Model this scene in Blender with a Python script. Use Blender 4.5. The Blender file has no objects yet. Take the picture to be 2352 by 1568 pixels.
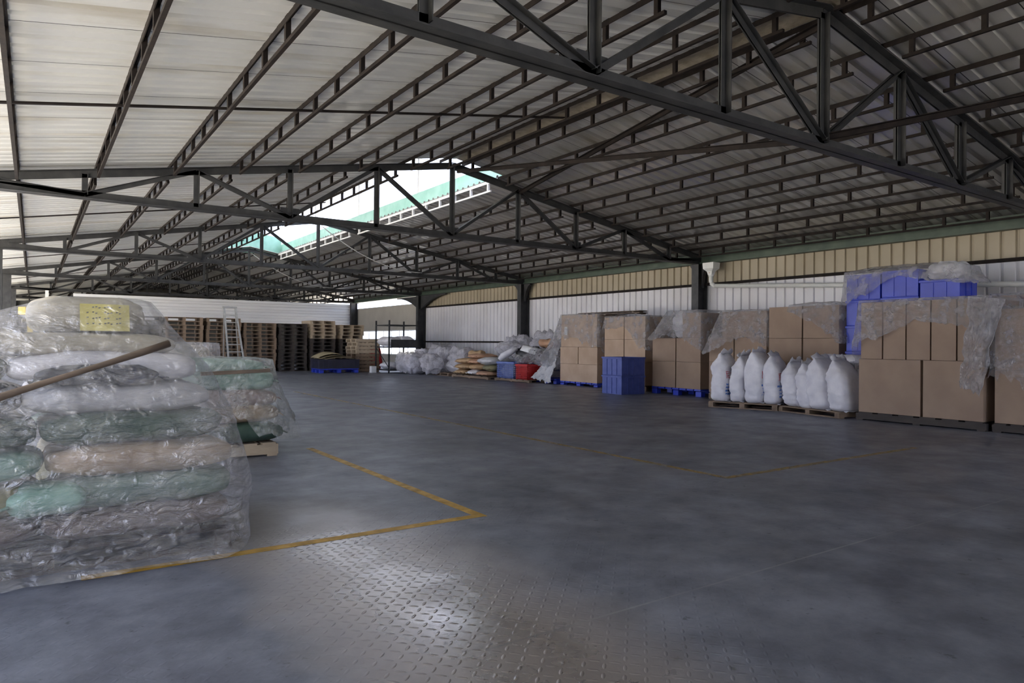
import bpy, bmesh, math, random
from mathutils import Vector, Matrix, noise
from mathutils.bvhtree import BVHTree
PI = math.pi
S = bpy.context.scene
C = S.collection

# ------------------------------------------------------------------ camera
CAM_H = 1.15
f_px, yaw, pit, rol = 1590.8, .605, .0029, .0087
F = Vector((math.sin(yaw)*math.cos(pit), math.cos(yaw)*math.cos(pit), math.sin(pit)))
R0 = Vector((math.cos(yaw), -math.sin(yaw), 0)); U0 = R0.cross(F)
Rv = R0*math.cos(rol)+U0*math.sin(rol); Uv = U0*math.cos(rol)-R0*math.sin(rol)
cd = bpy.data.cameras.new('camera'); cam = bpy.data.objects.new('camera', cd); C.objects.link(cam)
cam.matrix_world = Matrix(((Rv.x, Uv.x, -F.x, 0), (Rv.y, Uv.y, -F.y, 0), (Rv.z, Uv.z, -F.z, CAM_H), (0, 0, 0, 1)))
cd.sensor_width = 36; cd.lens = 36*f_px/2352; cd.clip_end = 400
S.camera = cam

# ------------------------------------------------------------------ sky, sun, exposure
W = bpy.data.worlds.new('overcast_sky'); S.world = W; W.use_nodes = True
bg = W.node_tree.nodes['Background']; bg.inputs[0].default_value = (.76, .85, 1.12, 1); bg.inputs[1].default_value = 3.2
sd = bpy.data.lights.new('sun', 'SUN'); sd.energy = 33; sd.angle = .03; sd.color = (1, .91, .78)
so = bpy.data.objects.new('sun', sd); C.objects.link(so)
so.rotation_euler = Vector((.46, .08, -.88)).to_track_quat('-Z', 'Y').to_euler()
vs = S.view_settings
vs.view_transform = 'Standard'; vs.look = 'None'; vs.gamma = 1; vs.use_curve_mapping = False
vs.exposure = .3
S.cycles.max_bounces = 10; S.cycles.diffuse_bounces = 6; S.cycles.transparent_max_bounces = 16
S.cycles.use_denoising = True
S.cycles.sample_clamp_indirect = 6

# ------------------------------------------------------------------ materials
def nodes(name):
    m = bpy.data.materials.new(name); m.use_nodes = True
    nt = m.node_tree; b = nt.nodes['Principled BSDF']
    return m, nt, b
def N(nt, t, **k):
    n = nt.nodes.new(t)
    for a, v in k.items(): setattr(n, a, v)
    return n
def ramp(nt, src, p0, c0, p1, c1):
    r = N(nt, 'ShaderNodeValToRGB'); e = r.color_ramp.elements
    e[0].position = p0; e[0].color = (*c0, 1); e[1].position = p1; e[1].color = (*c1, 1)
    nt.links.new(src, r.inputs[0]); return r
def pmat(name, c1, c2, scale=6, rough=.6, metal=0, bump=0, bscale=None, stretch=(1, 1, 1), p=(.35, .65), spec=.5):
    m, nt, b = nodes(name)
    tc = N(nt, 'ShaderNodeTexCoord'); mp = N(nt, 'ShaderNodeMapping'); mp.inputs['Scale'].default_value = stretch
    nt.links.new(tc.outputs['Object'], mp.inputs[0])
    n = N(nt, 'ShaderNodeTexNoise'); n.inputs['Scale'].default_value = scale; n.inputs['Detail'].default_value = 6
    nt.links.new(mp.outputs[0], n.inputs[0])
    r = ramp(nt, n.outputs[0], p[0], c1, p[1], c2)
    nt.links.new(r.outputs[0], b.inputs['Base Color'])
    b.inputs['Roughness'].default_value = rough; b.inputs['Metallic'].default_value = metal
    b.inputs['Specular IOR Level'].default_value = spec
    if bump:
        n2 = N(nt, 'ShaderNodeTexNoise'); n2.inputs['Scale'].default_value = bscale or scale*4; n2.inputs['Detail'].default_value = 4
        nt.links.new(mp.outputs[0], n2.inputs[0])
        bp = N(nt, 'ShaderNodeBump'); bp.inputs['Strength'].default_value = bump; bp.inputs['Distance'].default_value = .02
        nt.links.new(n2.outputs[0], bp.inputs['Height']); nt.links.new(bp.outputs[0], b.inputs['Normal'])
    return m
def film(name, tint, lo, hi, rough=.16, scale=7, stretch=(1, 1, 1), bump=.12, gl=.38):
    """clear polythene sheet: partly see-through, partly milky, with creases that glint"""
    m, nt, b = nodes(name); nt.nodes.remove(b)
    out = nt.nodes['Material Output']
    tc = N(nt, 'ShaderNodeTexCoord'); mp = N(nt, 'ShaderNodeMapping'); mp.inputs['Scale'].default_value = stretch
    nt.links.new(tc.outputs['Object'], mp.inputs[0])
    n = N(nt, 'ShaderNodeTexNoise'); n.inputs['Scale'].default_value = scale*.35; n.inputs['Detail'].default_value = 5
    nt.links.new(mp.outputs[0], n.inputs[0])
    cr = N(nt, 'ShaderNodeTexNoise'); cr.inputs['Scale'].default_value = scale; cr.inputs['Detail'].default_value = 6
    cr.inputs['Distortion'].default_value = 1.2
    nt.links.new(mp.outputs[0], cr.inputs[0])
    bp = N(nt, 'ShaderNodeBump'); bp.inputs['Strength'].default_value = 1; bp.inputs['Distance'].default_value = bump
    nt.links.new(cr.outputs[0], bp.inputs['Height'])
    d = N(nt, 'ShaderNodeBsdfDiffuse'); d.inputs[0].default_value = (*tint, 1)
    t = N(nt, 'ShaderNodeBsdfTranslucent'); t.inputs[0].default_value = (*tint, 1)
    g = N(nt, 'ShaderNodeBsdfGlossy'); g.inputs['Roughness'].default_value = rough
    nt.links.new(bp.outputs[0], g.inputs['Normal']); nt.links.new(bp.outputs[0], d.inputs['Normal'])
    m1 = N(nt, 'ShaderNodeMixShader'); m1.inputs[0].default_value = .35
    nt.links.new(d.outputs[0], m1.inputs[1]); nt.links.new(t.outputs[0], m1.inputs[2])
    m2 = N(nt, 'ShaderNodeMixShader'); m2.inputs[0].default_value = gl
    nt.links.new(m1.outputs[0], m2.inputs[1]); nt.links.new(g.outputs[0], m2.inputs[2])
    tr = N(nt, 'ShaderNodeBsdfTransparent'); tr.inputs[0].default_value = (.96, .97, .98, 1)
    mr = N(nt, 'ShaderNodeMapRange'); mr.inputs[1].default_value = .35; mr.inputs[2].default_value = .65
    mr.inputs[3].default_value = lo; mr.inputs[4].default_value = hi
    nt.links.new(n.outputs[0], mr.inputs[0])
    m3 = N(nt, 'ShaderNodeMixShader')
    nt.links.new(mr.outputs[0], m3.inputs[0]); nt.links.new(tr.outputs[0], m3.inputs[1]); nt.links.new(m2.outputs[0], m3.inputs[2])
    nt.links.new(m3.outputs[0], out.inputs[0])
    return m

M = {}
M['steel'] = pmat('dark_painted_steel', (.028, .030, .033), (.052, .053, .054), 5, .5, .25, .15)
M['purlin'] = pmat('rusty_primer_steel', (.011, .009, .009), (.022, .017, .015), 8, .65, .0, .1, spec=.12)
M['green'] = pmat('dark_green_paint', (.04, .065, .05), (.07, .1, .075), 3, .5, .1, .05)
M['mint'] = pmat('pale_mint_paint', (.30, .58, .50), (.40, .68, .60), 3, .5, 0, .05)
M['galv'] = pmat('bright_galvanised_steel', (.50, .51, .52), (.66, .66, .66), 6, .38, .6, .05)
M['alu'] = pmat('dull_aluminium', (.38, .38, .37), (.5, .5, .48), 9, .42, .7)
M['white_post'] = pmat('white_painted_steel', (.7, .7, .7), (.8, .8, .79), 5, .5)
M['pvc'] = pmat('white_plastic_pipe', (.66, .68, .66), (.76, .77, .74), 3, .35)
M['carton'] = pmat('brown_cardboard', (.285, .20, .145), (.345, .25, .18), 2.2, .8, 0, .06, 40)
M['carton_pale'] = pmat('pale_brown_cardboard', (.42, .30, .21), (.50, .37, .27), 2.2, .8, 0, .06, 40)
M['tape'] = pmat('brown_packing_tape', (.33, .22, .13), (.38, .26, .17), 5, .3)
M['wood'] = pmat('weathered_pallet_wood', (.15, .105, .07), (.26, .185, .125), 5, .75, 0, .25, 30, (1, .25, 1))
M['wood_pale'] = pmat('fresh_pallet_wood', (.38, .30, .21), (.52, .42, .30), 5, .7, 0, .2, 30, (1, .25, 1))
M['wood_dark'] = pmat('dark_stained_wood', (.035, .03, .028), (.075, .06, .05), 5, .8, 0, .2, 30, (1, .25, 1))
M['wood_brown'] = pmat('brown_wooden_lath', (.10, .075, .055), (.18, .135, .10), 7, .65, 0, .2, 30, (.3, 1, 1))
M['blue'] = pmat('blue_plastic', (.022, .045, .42), (.03, .06, .52), 3, .38)
M['blue_dull'] = pmat('dull_blue_plastic', (.05, .075, .27), (.07, .10, .34), 6, .5)
M['blue_light'] = pmat('light_blue_plastic', (.12, .17, .42), (.16, .22, .5), 6, .5)
M['red'] = pmat('red_plastic', (.45, .012, .015), (.55, .02, .02), 6, .4)
M['blackplastic'] = pmat('dark_navy_plastic', (.02, .02, .035), (.03, .03, .05), 4, .5)
M['yellow'] = pmat('yellow_paint_steel', (.72, .50, .02), (.82, .6, .04), 4, .45)
def wov(name, a, b_): return pmat(name, a, b_, 5, .6, 0, .35, 16)
M['s_white'] = wov('white_woven_plastic', (.62, .61, .66), (.76, .75, .78))
M['s_grey'] = wov('grey_white_woven_plastic', (.42, .42, .44), (.56, .56, .57))
M['s_beige'] = wov('beige_woven_plastic', (.36, .33, .26), (.46, .42, .33))
M['s_green'] = wov('pale_green_woven_plastic', (.17, .31, .25), (.28, .43, .36))
M['s_dgreen'] = wov('dark_green_woven_plastic', (.025, .06, .045), (.055, .10, .075))
M['s_teal'] = wov('grey_green_woven_plastic', (.13, .20, .17), (.21, .28, .24))
M['s_olive'] = wov('olive_woven_plastic', (.16, .15, .08), (.25, .23, .13))
M['s_tan'] = wov('tan_woven_plastic', (.36, .26, .18), (.46, .35, .25))
M['s_pink'] = wov('dull_pink_woven_plastic', (.28, .20, .19), (.36, .27, .25))
M['s_brown'] = wov('dark_brown_woven_plastic', (.13, .10, .085), (.21, .165, .145))
M['s_navy'] = wov('dark_navy_woven_plastic', (.018, .022, .035), (.035, .04, .06))
M['s_kraft'] = pmat('kraft_paper', (.40, .26, .14), (.54, .37, .21), 5, .75, 0, .4, 14)
M['s_orange'] = pmat('orange_brown_paper', (.44, .25, .15), (.52, .32, .21), 5, .7, 0, .3, 14)
M['label_yellow'] = pmat('yellow_paper', (.62, .54, .12), (.70, .62, .2), 6, .7)
M['label_white'] = pmat('white_paper', (.72, .72, .72), (.8, .8, .8), 6, .7)
M['foam'] = pmat('white_foam', (.78, .78, .8), (.86, .86, .88), 8, .6, 0, .2)
M['ink_red'] = pmat('red_ink', (.5, .02, .04), (.55, .03, .05), 6, .6)
M['ink_blue'] = pmat('blue_ink', (.05, .16, .5), (.08, .2, .55), 6, .6)
M['ink_dark'] = pmat('dark_ink', (.05, .05, .05), (.07, .07, .07), 6, .6)
M['wire'] = pmat('grey_cable_sheath', (.4, .4, .4), (.5, .5, .5), 5, .4)
M['dark_cloth'] = pmat('black_plastic_sheet', (.015, .016, .02), (.03, .03, .035), 5, .4, 0, .4, 12)
M['film_pile'] = film('milky_polythene_sheet', (.56, .57, .62), .20, .48, .18, 11, (.8, 1, 1.8), .05, .45)
M['film_clear'] = film('clear_polythene_sheet', (.84, .81, .85), .24, .60, .15, 16, (1, 1, 1), .09, .45)
M['film_bag'] = film('cloudy_polythene_bag', (.93, .91, .97), .55, .88, .25, 11, (1, 1, 1), .10, .16)
M['film_hang'] = film('crumpled_polythene_sheet', (.90, .89, .94), .35, .75, .16, 12, (1, 1, 1), .14, .35)
M['film_mint'] = film('greenish_clear_polythene', (.70, .74, .72), .20, .50, .14, 13, (1, 1, 1), .08, .45)

def roof_mat(name, a, b_, c, metal, rough):
    """sheet metal with a slightly different tone per sheet and brown water stains along the slope"""
    m, nt, b = nodes(name)
    tc = N(nt, 'ShaderNodeTexCoord'); sx = N(nt, 'ShaderNodeSeparateXYZ'); nt.links.new(tc.outputs['Object'], sx.inputs[0])
    q = N(nt, 'ShaderNodeMath', operation='MULTIPLY'); q.inputs[1].default_value = 1/.92; nt.links.new(sx.outputs['Y'], q.inputs[0])
    fl = N(nt, 'ShaderNodeMath', operation='FLOOR'); nt.links.new(q.outputs[0], fl.inputs[0])
    wn = N(nt, 'ShaderNodeTexWhiteNoise', noise_dimensions='1D'); nt.links.new(fl.outputs[0], wn.inputs['W'])
    r1 = ramp(nt, wn.outputs['Value'], 0, a, 1, b_)
    mp = N(nt, 'ShaderNodeMapping'); mp.inputs['Scale'].default_value = (.35, 2.2, 1); nt.links.new(tc.outputs['Object'], mp.inputs[0])
    n = N(nt, 'ShaderNodeTexNoise'); n.inputs['Scale'].default_value = 1.6; n.inputs['Detail'].default_value = 8; nt.links.new(mp.outputs[0], n.inputs[0])
    mr = N(nt, 'ShaderNodeMapRange'); mr.inputs[1].default_value = .52; mr.inputs[2].default_value = .75; mr.inputs[4].default_value = .75
    nt.links.new(n.outputs[0], mr.inputs[0])
    mx = N(nt, 'ShaderNodeMix', data_type='RGBA'); nt.links.new(mr.outputs[0], mx.inputs[0]); nt.links.new(r1.outputs[0], mx.inputs[6])
    mx.inputs[7].default_value = (*c, 1); nt.links.new(mx.outputs[2], b.inputs['Base Color'])
    fr = N(nt, 'ShaderNodeMath', operation='FRACT'); nt.links.new(q.outputs[0], fr.inputs[0])
    ls = N(nt, 'ShaderNodeMath', operation='LESS_THAN'); ls.inputs[1].default_value = .012; nt.links.new(fr.outputs[0], ls.inputs[0])
    m2 = N(nt, 'ShaderNodeMix', data_type='RGBA'); nt.links.new(ls.outputs[0], m2.inputs[0]); nt.links.new(mx.outputs[2], m2.inputs[6])
    m2.inputs[7].default_value = (.03, .03, .03, 1); nt.links.new(m2.outputs[2], b.inputs['Base Color'])
    b.inputs['Metallic'].default_value = metal; b.inputs['Roughness'].default_value = rough
    return m
M['roof_l'] = roof_mat('zinc_sheet_pale', (.64, .655, .65), (.76, .77, .76), (.46, .42, .33), .3, .36)
M['roof_r'] = roof_mat('zinc_sheet_grey', (.52, .52, .505), (.64, .64, .62), (.34, .31, .24), .65, .30)
M['siding'] = pmat('silver_white_sheet', (.84, .86, .89), (.92, .93, .94), 1.2, .35, .1, .03, 3, (.3, 1, 3))
M['far_wall'] = pmat('shade_dark_plaster', (.05, .048, .042), (.08, .076, .066), 2, .9)  # dark tone carries the shade below the siding
M['cream'] = pmat('cream_wall_sheet', (.46, .43, .38), (.52, .49, .43), 1.5, .6)
M['outside'] = pmat('pale_concrete_yard', (.50, .47, .41), (.60, .57, .5), .4, .9)
M['leaf'] = pmat('green_hedge', (.10, .20, .05), (.2, .32, .1), 6, .8)
M['glass'] = film('dusty_glass', (.8, .85, .85), .05, .12, .05, 3)

def wall_mat():
    """profiled wall sheet: yellowed cream above the upper rail, whiter sheet below it"""
    m, nt, b = nodes('profiled_wall_sheet')
    tc = N(nt, 'ShaderNodeTexCoord'); sx = N(nt, 'ShaderNodeSeparateXYZ'); nt.links.new(tc.outputs['Object'], sx.inputs[0])
    g = N(nt, 'ShaderNodeMath', operation='GREATER_THAN'); g.inputs[1].default_value = 2.7; nt.links.new(sx.outputs['Z'], g.inputs[0])
    n = N(nt, 'ShaderNodeTexNoise'); n.inputs['Scale'].default_value = .8; n.inputs['Detail'].default_value = 6
    nt.links.new(tc.outputs['Object'], n.inputs[0])
    lo = ramp(nt, n.outputs[0], .35, (.66, .65, .66), .65, (.77, .77, .80))
    hi = ramp(nt, n.outputs[0], .35, (.35, .30, .21), .65, (.42, .365, .265))
    mx = N(nt, 'ShaderNodeMix', data_type='RGBA')
    nt.links.new(g.outputs[0], mx.inputs[0]); nt.links.new(lo.outputs[0], mx.inputs[6]); nt.links.new(hi.outputs[0], mx.inputs[7])
    nt.links.new(mx.outputs[2], b.inputs['Base Color']); b.inputs['Roughness'].default_value = .5
    return m
M['wall'] = wall_mat()

def floor_mat():
    """painted steel chequer plate: worn bare and shiny along one strip, elsewhere scuffed blue-grey with black specks"""
    m, nt, b = nodes('worn_chequer_plate_floor')
    L = nt.links.new
    tc = N(nt, 'ShaderNodeTexCoord'); P = tc.outputs['Object']
    sx = N(nt, 'ShaderNodeSeparateXYZ'); L(P, sx.inputs[0])
    def mth(op, a, bb=None, c=None):
        n = N(nt, 'ShaderNodeMath', operation=op)
        for i, v in enumerate((a, bb, c)):
            if v is None: continue
            if isinstance(v, (int, float)): n.inputs[i].default_value = v
            else: L(v, n.inputs[i])
        return n.outputs[0]
    def nz(scale, detail=6, stretch=(1, 1, 1), rough=.55):
        mp = N(nt, 'ShaderNodeMapping'); mp.inputs['Scale'].default_value = stretch; L(P, mp.inputs[0])
        n = N(nt, 'ShaderNodeTexNoise'); n.inputs['Scale'].default_value = scale; n.inputs['Detail'].default_value = detail
        n.inputs['Roughness'].default_value = rough
        L(mp.outputs[0], n.inputs[0]); return n.outputs[0]
    def rng(v, a, b_, c=0, d=1):
        n = N(nt, 'ShaderNodeMapRange'); L(v, n.inputs[0])
        for i, k in enumerate((a, b_, c, d)): n.inputs[i+1].default_value = k
        return n.outputs[0]
    # lugs: alternate +45 / -45 degree raised bars on a square grid
    cs = 1/.052
    ux = mth('MULTIPLY', sx.outputs['X'], cs); uy = mth('MULTIPLY', sx.outputs['Y'], cs)
    par = mth('MODULO', mth('ABSOLUTE', mth('ADD', mth('FLOOR', ux), mth('FLOOR', uy))), 2.0)
    sg = mth('SUBTRACT', mth('MULTIPLY', par, 2.0), 1.0)
    lx = mth('SUBTRACT', mth('FRACT', mth('ADD', ux, 400)), .5); ly = mth('SUBTRACT', mth('FRACT', mth('ADD', uy, 400)), .5)
    a1 = mth('ADD', lx, mth('MULTIPLY', ly, sg)); a2 = mth('SUBTRACT', lx, mth('MULTIPLY', ly, sg))
    e = mth('ADD', mth('POWER', mth('DIVIDE', a1, .62), 2.0), mth('POWER', mth('DIVIDE', a2, .20), 2.0))
    lug = mth('SUBTRACT', 1.0, mth('MINIMUM', e, 1.0))
    # worn strip running away from the camera
    big = nz(1.1, 5); wob = mth('MULTIPLY', mth('SUBTRACT', big, .5), 1.1)
    dx = mth('ABSOLUTE', mth('SUBTRACT', mth('ADD', sx.outputs['X'], wob), 1.5))
    strip = mth('MULTIPLY', rng(dx, .85, .1), rng(sx.outputs['X'], 2.3, 1.7)); strip = mth('MULTIPLY', strip, rng(sx.outputs['Y'], 5.2, 3.6))
    lugmask = mth('MULTIPLY', rng(big, .38, .6, .12, 1), rng(sx.outputs['Y'], 4.6, 3.9))
    lugmask = mth('MULTIPLY', lugmask, rng(sx.outputs['X'], 2.9, 2.1, .15, 1)); lugmask = mth('MULTIPLY', lugmask, rng(sx.outputs['X'], .5, 1.1, .25, 1))
    # colour
    c1 = ramp(nt, nz(.8, 9, (1, 1, 1), .62), .32, (.105, .115, .145), .66, (.195, .21, .255))
    c2 = ramp(nt, nz(3.2, 9, (1, 1, 1), .75), .38, (.55, .55, .58), .62, (1, 1, 1))
    mu = N(nt, 'ShaderNodeMix', data_type='RGBA', blend_type='MULTIPLY'); mu.inputs[0].default_value = .75
    L(c1.outputs[0], mu.inputs[6]); L(c2.outputs[0], mu.inputs[7])
    sp = ramp(nt, nz(13, 4, (1, 1, 1), .65), .29, (.2, .2, .22), .37, (1, 1, 1))
    mu2 = N(nt, 'ShaderNodeMix', data_type='RGBA', blend_type='MULTIPLY'); mu2.inputs[0].default_value = .8
    L(mu.outputs[2], mu2.inputs[6]); L(sp.outputs[0], mu2.inputs[7])
    wr = N(nt, 'ShaderNodeMix', data_type='RGBA'); L(strip, wr.inputs[0]); L(mu2.outputs[2], wr.inputs[6]); wr.inputs[7].default_value = (.46, .42, .39, 1)
    # plate joints
    jy = mth('LESS_THAN', mth('ABSOLUTE', mth('SUBTRACT', mth('FRACT', mth('MULTIPLY', mth('ADD', sx.outputs['Y'], 96.81), 1/6.)), .5)), .0011)
    jm = mth('MULTIPLY', jy, rng(nz(2.5), .4, .6, .15, .55))
    jn = N(nt, 'ShaderNodeMix', data_type='RGBA'); L(jm, jn.inputs[0]); L(wr.outputs[2], jn.inputs[6]); jn.inputs[7].default_value = (.3, .3, .3, 1)
    L(jn.outputs[2], b.inputs['Base Color'])
    ro = rng(nz(2.2, 7), .3, .7, .34, .52); ro2 = mth('SUBTRACT', ro, mth('MULTIPLY', strip, .20)); L(ro2, b.inputs['Roughness'])
    L(mth('MULTIPLY', strip, .7), b.inputs['Metallic'])
    hb = mth('ADD', mth('MULTIPLY', lug, mth('MULTIPLY', lugmask, .0022)), mth('MULTIPLY', nz(9, 6), .0025))
    bp = N(nt, 'ShaderNodeBump'); bp.inputs['Strength'].default_value = 1; bp.inputs['Distance'].default_value = 1
    L(hb, bp.inputs['Height']); L(bp.outputs[0], b.inputs['Normal'])
    return m
M['floor'] = floor_mat()
def line_mat(name, c, lo, hi):
    m, nt, b = nodes(name); out = nt.nodes['Material Output']
    tc = N(nt, 'ShaderNodeTexCoord'); n = N(nt, 'ShaderNodeTexNoise'); n.inputs['Scale'].default_value = 9; n.inputs['Detail'].default_value = 8
    nt.links.new(tc.outputs['Object'], n.inputs[0])
    mr = N(nt, 'ShaderNodeMapRange'); mr.inputs[1].default_value = .35; mr.inputs[2].default_value = .6; mr.inputs[3].default_value = lo; mr.inputs[4].default_value = hi
    nt.links.new(n.outputs[0], mr.inputs[0])
    b.inputs['Base Color'].default_value = (*c, 1); b.inputs['Roughness'].default_value = .5
    nt.links.new(mr.outputs[0], b.inputs['Alpha'])
    return m
M['line_y'] = line_mat('yellow_floor_paint', (.46, .28, .05), .55, .95)
M['line_faint'] = line_mat('worn_yellow_floor_paint', (.36, .25, .09), .12, .6)

# ------------------------------------------------------------------ helpers
class MB:
    def __init__(s): s.v = []; s.f = []
    def add(s, vs, fs):
        o = len(s.v); s.v += [tuple(v) for v in vs]; s.f += [tuple(i+o for i in f) for f in fs]; return s
    def box(s, x0, x1, y0, y1, z0, z1):
        v = [(x0, y0, z0), (x1, y0, z0), (x1, y1, z0), (x0, y1, z0), (x0, y0, z1), (x1, y0, z1), (x1, y1, z1), (x0, y1, z1)]
        return s.add(v, [(0, 3, 2, 1), (4, 5, 6, 7), (0, 1, 5, 4), (1, 2, 6, 5), (2, 3, 7, 6), (3, 0, 4, 7)])
    def bar(s, p, q, w, h, up=(0, 0, 1)):
        p = Vector(p); q = Vector(q); d = (q-p).normalized(); up = Vector(up)
        if abs(d.dot(up)) > .98: up = Vector((0, 1, 0))
        a = d.cross(up).normalized(); b_ = a.cross(d)
        v = []
        for o in (p, q):
            for i, j in ((-1, -1), (1, -1), (1, 1), (-1, 1)): v.append(o+a*(w/2*i)+b_*(h/2*j))
        return s.add(v, [(0, 3, 2, 1), (4, 5, 6, 7), (0, 1, 5, 4), (1, 2, 6, 5), (2, 3, 7, 6), (3, 0, 4, 7)])
    def angle(s, p, q, w, t=.008, up=(0, 0, 1), gap=.016):
        """pair of back-to-back angle irons"""
        p = Vector(p); q = Vector(q); d = (q-p).normalized(); up = Vector(up)
        if abs(d.dot(up)) > .98: up = Vector((1, 0, 0))
        a = d.cross(up).normalized(); b_ = a.cross(d)
        for sg in (-1, 1):
            s.bar(p+a*sg*(gap/2+t/2), q+a*sg*(gap/2+t/2), t, w, b_)
            s.bar(p+a*sg*(gap/2+w*.42)+b_*(w/2-t/2), q+a*sg*(gap/2+w*.42)+b_*(w/2-t/2), w*.84, t, b_)
        return s
    def tube(s, pts, r, n=10, cap=True):
        pts = [Vector(p) for p in pts]; rings = []
        for i, p in enumerate(pts):
            d = (pts[min(i+1, len(pts)-1)]-pts[max(i-1, 0)]).normalized()
            u = Vector((0, 0, 1)) if abs(d.z) < .95 else Vector((1, 0, 0))
            a = d.cross(u).normalized(); b_ = a.cross(d)
            rr = r[i] if isinstance(r, (list, tuple)) else r
            rings.append([p+a*rr*math.cos(2*PI*k/n)+b_*rr*math.sin(2*PI*k/n) for k in range(n)])
        return s.loft(rings, cap, cap)
    def loft(s, rings, cap0=False, cap1=False):
        n = len(rings[0]); v = [p for r in rings for p in r]; f = []
        for i in range(len(rings)-1):
            for k in range(n):
                k2 = (k+1) % n; f.append((i*n+k, i*n+k2, (i+1)*n+k2, (i+1)*n+k))
        if cap0: f.append(tuple(range(n))[::-1])
        if cap1: f.append(tuple((len(rings)-1)*n+k for k in range(n)))
        return s.add(v, f)
    def grid(s, pts):
        """pts: rows of equal length, open sheet"""
        n = len(pts[0]); v = [p for r in pts for p in r]
        return s.add(v, [(i*n+k, i*n+k+1, (i+1)*n+k+1, (i+1)*n+k) for i in range(len(pts)-1) for k in range(n-1)])
    def build(s, name, mat, parent=None, smooth=False, bevel=0, thick=0):
        me = bpy.data.meshes.new(name); me.from_pydata(s.v, [], s.f); me.update()
        bm = bmesh.new(); bm.from_mesh(me); bmesh.ops.recalc_face_normals(bm, faces=bm.faces); bm.to_mesh(me); bm.free()
        if mat is not None: me.materials.append(M[mat] if isinstance(mat, str) else mat)
        if smooth:
            for p in me.polygons: p.use_smooth = True
        o = bpy.data.objects.new(name, me); C.objects.link(o)
        if parent: o.parent = parent
        if bevel:
            b_ = o.modifiers.new('bevel', 'BEVEL'); b_.width = bevel; b_.segments = 2; b_.limit_method = 'ANGLE'
        if thick:
            t = o.modifiers.new('thickness', 'SOLIDIFY'); t.thickness = thick
        return o
def tag(o, label, cat, group=None, kind=None):
    if label: o['label'] = label
    if cat: o['category'] = cat
    if group: o['group'] = group
    if kind: o['kind'] = kind
    return o
def thing(name, label, cat, loc=(0, 0, 0), rz=0, group=None):
    o = bpy.data.objects.new(name, None); o.empty_display_size = .1; C.objects.link(o)
    o.location = loc; o.rotation_euler = (0, 0, rz)
    return tag(o, label, cat, group)
def struct(name, mb, mat, parent=None, **k):
    o = mb.build(name, mat, parent, **k)
    if not parent: o['kind'] = 'structure'
    return o
KIDS = {}
def kids(o):
    if o.name not in KIDS: KIDS[o.name] = [c for c in C.objects if c.parent == o]
    return KIDS[o.name]
def copy_tree(o, label=None, loc=None, rz=None, parent=None):
    c = o.copy(); C.objects.link(c)
    if parent: c.parent = parent
    if label: c['label'] = label
    if loc is not None: c.location = loc
    if rz is not None: c.rotation_euler = (0, 0, rz)
    for ch in kids(o): copy_tree(ch, parent=c)
    return c
def ordn(n): return ['', 'first', 'second', 'third', 'fourth', 'fifth', 'sixth', 'seventh', 'eighth', 'ninth', 'tenth', 'eleventh', 'twelfth', 'thirteenth', 'fourteenth', 'fifteenth'][n]

# ================================================================== THE BUILDING
XR, XW, XL = 6.72, 14.2, -.76            # ridge, right wall, left column line
Y1, BAY = 4.10, 7.745
ZB, ZR, SL = 3.26, 4.61, .171
YT = [Y1+BAY*i for i in range(7)]
def zc(x): return ZR-SL*abs(x-XR)        # top chord centre
def zroof(x): return zc(x)+.12           # underside of the sheets

fl = MB().box(-2.4, 14.5, -7, 35.3, -.2, 0); struct('floor', fl, 'floor')
struct('ground', MB().box(-60, 70, -50, 120, -.4, -.205).box(-60, -2.4, -50, 120, -.205, -.03).box(14.5, 70, -50, 120, -.205, -.03).box(-2.4, 14.5, 35.3, 120, -.205, -.03), 'outside')

# roof sheets with real ribs running down the slope
def sheet(mb, ya, yb, xa, xb, pitch=.23, dep=.04):
    ys = []; y = ya
    while y < yb:
        ys += [(y, 0), (y+pitch*.60, 0), (y+pitch*.68, dep), (y+pitch*.90, dep)]
        y += pitch
    ys = [(min(a, yb), b_) for a, b_ in ys]+[(yb, 0)]
    n = max(2, int(abs(xb-xa)/2)+1)
    rows = []
    for i in range(n+1):
        x = xa+(xb-xa)*i/n
        rows.append([Vector((x, a, zroof(x)+b_)) for a, b_ in ys])
    mb.grid(rows)
YO0, YO1, XO0, XO1 = 11.65, 27.2, 5.70, 7.78
m = MB(); sheet(m, -7, YO0, -2.5, XR); sheet(m, YO0, YO1, -2.5, XO0); sheet(m, YO1, 52, -2.5, XR); struct('ceiling', m, 'roof_l')
m = MB(); sheet(m, -7, YO0, 14.6, XR); sheet(m, YO0, YO1, 14.6, XO1); sheet(m, YO1, 52, 14.6, XR); struct('ceiling', m, 'roof_r')

# raised monitor over the roof opening
mon = thing('roof_monitor', 'raised ridge monitor with mint green kerb and open side above the roof opening', 'roof monitor', (XR, YO0, zroof(XO1)))
def L(p): return (p[0]-XR, p[1]-YO0, p[2]-zroof(XO1))
def Lb(mb, x0, x1, y0, y1, z0, z1):
    a = L((x0, y0, z0)); b_ = L((x1, y1, z1)); mb.box(a[0], b_[0], a[1], b_[1], a[2], b_[2])
k = MB(); Lb(k, 8.02, 8.12, YO0, YO1+.5, 4.62, 4.96); k.build('kerb_beam', 'mint', mon)
k = MB(); Lb(k, 5.2, 5.3, YO0, YO1+.5, 4.62, 6.0); k.build('sun_block_side', 'white_post', mon)  # unseen side, added closed to keep direct sun out of the opening
k = MB()
g0 = [L((5.3, YO1+.45, 4.55)), L((8.02, YO1+.45, 4.55)), L((8.02, YO1+.45, 5.2)), L((XR, YO1+.45, 5.42)), L((5.3, YO1+.45, 5.2))]
g1 = [(p[0], p[1]+.06, p[2]) for p in g0]
k.loft([[Vector(p) for p in g0], [Vector(p) for p in g1]], True, True); k.build('end_gable', 'mint', mon)
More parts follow.
